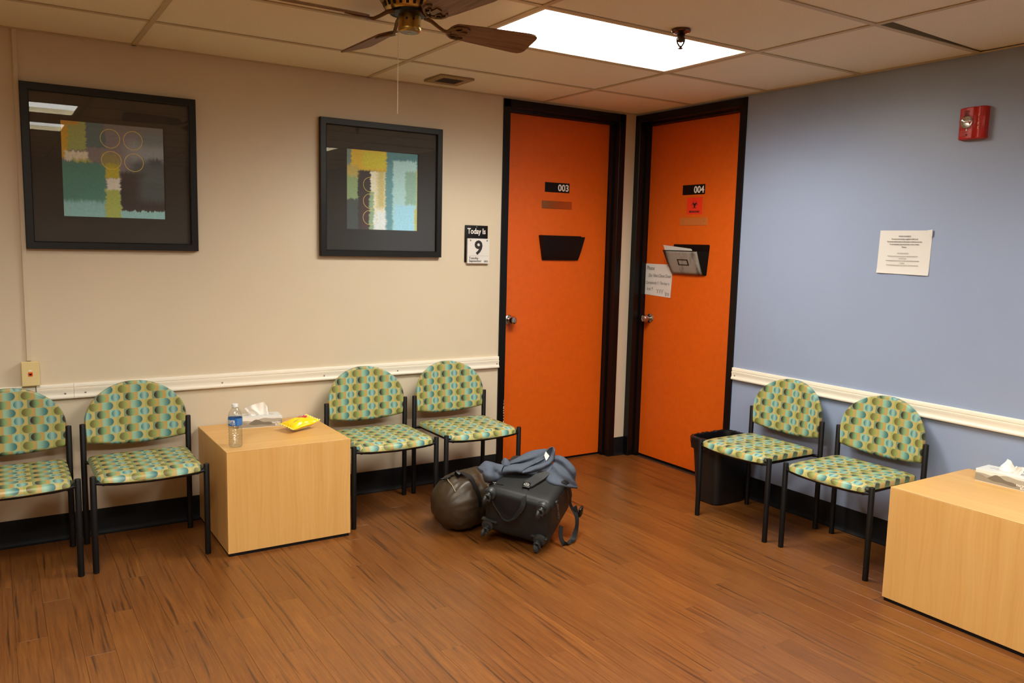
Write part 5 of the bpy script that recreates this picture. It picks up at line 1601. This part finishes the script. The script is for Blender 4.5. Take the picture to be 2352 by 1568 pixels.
# ================================================================== slate blue fleece heaped on the suitcase
# cross-sections of the folds, in the frame of the suitcase
JACKET = {
    'hump': [
        [(-0.157, 0.274, 0.253), (-0.129, 0.343, 0.253), (-0.1, 0.403, 0.258), (-0.067, 0.439, 0.263), (-0.033, 0.457, 0.268), (-0.011, 0.462, 0.273)],
        [(-0.145, 0.237, 0.273), (-0.104, 0.269, 0.298), (-0.071, 0.311, 0.313), (-0.039, 0.348, 0.319), (-0.007, 0.368, 0.323), (0.013, 0.382, 0.323)],
        [(-0.134, 0.218, 0.283), (-0.081, 0.236, 0.305), (-0.042, 0.279, 0.315), (-0.018, 0.318, 0.319), (0.009, 0.353, 0.321), (0.019, 0.377, 0.319)],
        [(-0.135, 0.225, 0.277), (-0.074, 0.251, 0.289), (-0.032, 0.285, 0.299), (-0.002, 0.318, 0.305), (0.016, 0.348, 0.309), (0.022, 0.368, 0.315)],
        [(-0.093, 0.244, 0.273), (-0.063, 0.252, 0.283), (-0.029, 0.279, 0.293), (-0, 0.305, 0.299), (0.019, 0.343, 0.305), (0.026, 0.366, 0.313)]],
    'roll': [
        [(-0.148, 0.236, 0.265), (-0.108, 0.255, 0.273), (-0.071, 0.274, 0.277), (-0.038, 0.306, 0.283), (-0.009, 0.342, 0.287)],
        [(-0.142, 0.177, 0.287), (-0.105, 0.199, 0.293), (-0.073, 0.216, 0.297), (-0.044, 0.241, 0.297), (-0.009, 0.298, 0.297)],
        [(-0.138, 0.143, 0.291), (-0.102, 0.16, 0.299), (-0.068, 0.171, 0.301), (-0.046, 0.185, 0.301), (-0.024, 0.232, 0.299)],
        [(-0.139, 0.132, 0.279), (-0.103, 0.143, 0.289), (-0.069, 0.154, 0.291), (-0.045, 0.164, 0.289), (-0.038, 0.187, 0.293)],
        [(-0.144, 0.137, 0.261), (-0.109, 0.156, 0.265), (-0.074, 0.173, 0.267), (-0.048, 0.183, 0.267), (-0.037, 0.191, 0.269)],
        [(-0.14, 0.142, 0.253), (-0.109, 0.165, 0.253), (-0.075, 0.185, 0.253), (-0.047, 0.198, 0.253), (-0.032, 0.211, 0.253)]],
    'band': [
        [(-0.042, 0.18, 0.289), (-0.03, 0.197, 0.294), (-0.017, 0.211, 0.299), (0.026, 0.242, 0.308), (0.052, 0.277, 0.315), (0.061, 0.297, 0.325), (0.061, 0.315, 0.336), (0.064, 0.329, 0.355), (0.062, 0.339, 0.37)],
        [(-0.042, 0.167, 0.289), (-0.023, 0.185, 0.294), (-0.003, 0.204, 0.298), (0.035, 0.232, 0.307), (0.062, 0.271, 0.313), (0.072, 0.294, 0.322), (0.072, 0.31, 0.336), (0.073, 0.322, 0.355), (0.065, 0.341, 0.368)],
        [(-0.038, 0.162, 0.285), (-0.018, 0.179, 0.29), (0.004, 0.2, 0.294), (0.039, 0.229, 0.302), (0.066, 0.271, 0.308), (0.077, 0.301, 0.318), (0.076, 0.314, 0.333), (0.074, 0.324, 0.352), (0.067, 0.342, 0.366)],
        [(-0.037, 0.176, 0.273), (-0.018, 0.188, 0.278), (0.009, 0.211, 0.283), (0.041, 0.236, 0.291), (0.066, 0.279, 0.298), (0.077, 0.316, 0.311), (0.075, 0.325, 0.327), (0.073, 0.331, 0.347), (0.065, 0.347, 0.362)]],
    'neck': [
        [(-0.039, 0.182, 0.299), (-0.018, 0.221, 0.305), (0.005, 0.256, 0.311), (0.02, 0.29, 0.317), (0.023, 0.318, 0.327), (0.027, 0.331, 0.341), (0.039, 0.34, 0.359), (0.059, 0.344, 0.372)],
        [(-0.038, 0.192, 0.289), (-0.017, 0.237, 0.293), (0.008, 0.272, 0.298), (0.028, 0.306, 0.303), (0.032, 0.329, 0.313), (0.035, 0.343, 0.329), (0.043, 0.347, 0.349), (0.058, 0.345, 0.368)],
        [(-0.04, 0.196, 0.281), (-0.017, 0.238, 0.285), (0.015, 0.271, 0.291), (0.04, 0.306, 0.297), (0.045, 0.328, 0.305), (0.047, 0.345, 0.319), (0.051, 0.351, 0.341), (0.059, 0.348, 0.363)]],
    'right': [
        [(0.039, 0.453, 0.253), (0.06, 0.463, 0.253), (0.087, 0.46, 0.253), (0.122, 0.45, 0.243), (0.15, 0.447, 0.223), (0.167, 0.441, 0.203), (0.174, 0.437, 0.173)],
        [(0.066, 0.353, 0.308), (0.088, 0.359, 0.315), (0.114, 0.362, 0.311), (0.145, 0.353, 0.301), (0.172, 0.347, 0.285), (0.189, 0.346, 0.263), (0.192, 0.356, 0.223)],
        [(0.076, 0.326, 0.313), (0.098, 0.321, 0.319), (0.123, 0.319, 0.315), (0.148, 0.315, 0.303), (0.172, 0.31, 0.287), (0.19, 0.315, 0.261), (0.195, 0.342, 0.213)],
        [(0.076, 0.321, 0.295), (0.097, 0.317, 0.295), (0.117, 0.316, 0.289), (0.139, 0.307, 0.281), (0.163, 0.301, 0.267), (0.183, 0.314, 0.241), (0.198, 0.343, 0.195)],
        [(0.083, 0.281, 0.299), (0.107, 0.261, 0.305), (0.129, 0.248, 0.301), (0.15, 0.245, 0.289), (0.17, 0.256, 0.269), (0.189, 0.288, 0.235), (0.205, 0.344, 0.181)],
        [(0.08, 0.263, 0.283), (0.101, 0.243, 0.285), (0.124, 0.228, 0.279), (0.148, 0.224, 0.269), (0.169, 0.24, 0.251), (0.189, 0.276, 0.221), (0.208, 0.348, 0.169)],
        [(0.059, 0.251, 0.267), (0.084, 0.211, 0.267), (0.111, 0.186, 0.265), (0.149, 0.187, 0.259), (0.175, 0.218, 0.241), (0.195, 0.269, 0.209), (0.211, 0.344, 0.165)],
        [(0.055, 0.234, 0.256), (0.083, 0.197, 0.255), (0.107, 0.183, 0.253), (0.146, 0.19, 0.247), (0.172, 0.223, 0.229), (0.194, 0.275, 0.199), (0.208, 0.348, 0.159)]],
    'under': [
        [(-0.047, 0.181, 0.273), (-0.02, 0.195, 0.275), (0.007, 0.219, 0.279), (0.038, 0.245, 0.287), (0.064, 0.289, 0.293), (0.077, 0.302, 0.295)],
        [(-0.038, 0.188, 0.265), (-0.015, 0.198, 0.267), (0.014, 0.216, 0.271), (0.047, 0.238, 0.277), (0.067, 0.264, 0.283), (0.081, 0.27, 0.285)],
        [(-0.032, 0.203, 0.255), (-0.01, 0.21, 0.256), (0.018, 0.217, 0.257), (0.038, 0.219, 0.258), (0.058, 0.226, 0.261), (0.07, 0.245, 0.269)]],
    'cuff': [
        [(-0.269, 0.141, 0.263), (-0.264, 0.17, 0.273), (-0.25, 0.183, 0.283), (-0.223, 0.19, 0.283), (-0.19, 0.187, 0.283), (-0.157, 0.213, 0.273)],
        [(-0.252, 0.092, 0.293), (-0.243, 0.115, 0.308), (-0.23, 0.127, 0.318), (-0.202, 0.133, 0.319), (-0.178, 0.152, 0.305), (-0.147, 0.177, 0.293)],
        [(-0.236, 0.061, 0.305), (-0.223, 0.074, 0.319), (-0.204, 0.083, 0.327), (-0.182, 0.097, 0.321), (-0.168, 0.119, 0.303), (-0.141, 0.141, 0.297)],
        [(-0.215, 0.047, 0.305), (-0.202, 0.048, 0.315), (-0.184, 0.053, 0.321), (-0.169, 0.07, 0.311), (-0.166, 0.113, 0.283), (-0.139, 0.119, 0.293)],
        [(-0.206, 0.042, 0.289), (-0.185, 0.025, 0.305), (-0.165, 0.029, 0.307), (-0.155, 0.056, 0.297), (-0.155, 0.111, 0.273), (-0.135, 0.121, 0.279)],
        [(-0.202, 0.048, 0.265), (-0.176, 0.032, 0.277), (-0.157, 0.041, 0.277), (-0.148, 0.07, 0.269), (-0.144, 0.116, 0.261), (-0.135, 0.137, 0.261)],
        [(-0.198, 0.063, 0.241), (-0.177, 0.05, 0.253), (-0.162, 0.063, 0.253), (-0.149, 0.081, 0.253), (-0.141, 0.12, 0.253), (-0.134, 0.141, 0.253)]],
    'cuff_end': [
        [(-0.264, 0.106, 0.283), (-0.248, 0.077, 0.293), (-0.234, 0.06, 0.295), (-0.221, 0.054, 0.291)],
        [(-0.253, 0.094, 0.301), (-0.236, 0.063, 0.311), (-0.223, 0.049, 0.311), (-0.213, 0.049, 0.301)],
        [(-0.243, 0.093, 0.309), (-0.225, 0.061, 0.319), (-0.211, 0.045, 0.319), (-0.203, 0.045, 0.309)]],
    'lump': [
        [(-0.184, 0.242, 0.263), (-0.179, 0.266, 0.273), (-0.162, 0.266, 0.273), (-0.139, 0.242, 0.273)],
        [(-0.174, 0.211, 0.283), (-0.168, 0.237, 0.295), (-0.151, 0.237, 0.293), (-0.131, 0.219, 0.287)],
        [(-0.159, 0.183, 0.295), (-0.148, 0.192, 0.309), (-0.137, 0.199, 0.303), (-0.124, 0.2, 0.293)],
        [(-0.149, 0.166, 0.295), (-0.138, 0.171, 0.303), (-0.13, 0.181, 0.299), (-0.122, 0.194, 0.289)],
        [(-0.147, 0.168, 0.283), (-0.135, 0.17, 0.289), (-0.127, 0.179, 0.287), (-0.121, 0.195, 0.281)]],
    'dark': [
        [(-0.191, 0.18, 0.273), (-0.179, 0.195, 0.273), (-0.158, 0.21, 0.273), (-0.138, 0.239, 0.273)],
        [(-0.175, 0.151, 0.265), (-0.16, 0.165, 0.271), (-0.145, 0.182, 0.273), (-0.134, 0.218, 0.273)],
        [(-0.148, 0.127, 0.255), (-0.145, 0.155, 0.259), (-0.143, 0.179, 0.263), (-0.138, 0.205, 0.267)]],
}

def cr_pt(P, t):
    m = len(P); f = t * (m - 1); k = min(int(f), m - 2); t = f - k
    p0, p1, p2, p3 = P[max(k - 1, 0)], P[k], P[k + 1], P[min(k + 2, m - 1)]
    return 0.5 * ((2 * p1) + (p2 - p0) * t + (2 * p0 - 5 * p1 + 4 * p2 - p3) * t * t + (3 * p1 - p0 - 3 * p2 + p3) * t ** 3)
JACKET['neck_back'] = [JACKET['hump'][-1], JACKET['neck'][0]]
JACKET['neck_floor'] = [JACKET['neck'][2], JACKET['band'][0]]
def cloth(mb, rows, nu=36, nv=28, wr=0.0022):
    rows = [[Vector(q) for q in r] for r in rows]
    b = len(mb.v)
    cols = [[cr_pt(r, i / nu) for i in range(nu + 1)] for r in rows]
    for j in range(nv + 1):
        for i in range(nu + 1):
            p = cr_pt([cc[i] for cc in cols], j / nv)
            p = p + Vector((mnoise.noise(p * 26), mnoise.noise(p * 26 + Vector((5, 0, 0))), mnoise.noise(p * 26 + Vector((0, 9, 0))))) * wr
            p = p + Vector((0, 0, 1)) * (0.0012 * mnoise.noise(p * 75))
            mb.v.append(tuple(p))
    for j in range(nv):
        for i in range(nu):
            a = b + j * (nu + 1) + i
            mb.f.append([a, a + 1, a + nu + 2, a + nu + 1])
jacket = lug('fleece_jacket', 'slate blue fleece jacket heaped on top of suitcase, white label at its collar', 'jacket')
def cloth_part(name, keys, thick=0.004):
    m = MB()
    for k_ in keys: cloth(m, JACKET[k_])
    o = m.build(name, M['fleece'], jacket, smooth=180)
    md = o.modifiers.new('thick', 'SOLIDIFY'); md.thickness = thick; md.offset = 0
    return o
cloth_part('jacket_body', ('hump', 'roll', 'under', 'right', 'dark'))
col_ = cloth_part('collar', ('band', 'neck', 'neck_back', 'neck_floor'))
cloth_part('sleeve', ('cuff', 'cuff_end', 'lump'))
LBL = [(0.032, 0.3079, 0.355), (0.046, 0.3009, 0.347), (0.0562, 0.2987, 0.339), (0.052, 0.2883, 0.327), (0.0466, 0.2798, 0.319), (0.0366, 0.2886, 0.327), (0.0291, 0.2952, 0.337), (0.0299, 0.302, 0.345)]
m = MB().poly(LBL)
lo_ = m.build('collar_label', plain('label_white', (238, 234, 226), 0.6), col_, smooth=0)
md = lo_.modifiers.new('thick', 'SOLIDIFY'); md.thickness = 0.0012
m = MB().ribbon(smooth_path([(-0.0045, 0.2447, 0.305), (0.0053, 0.255, 0.309), (0.0144, 0.2672, 0.313), (0.0236, 0.2794, 0.317), (0.0314, 0.2915, 0.321)], 24), Vector((0, -0.5, 1)), 0.007, 0.0015)
m.build('collar_tape', plain('tape_grey', (120, 128, 142), 0.7), col_)
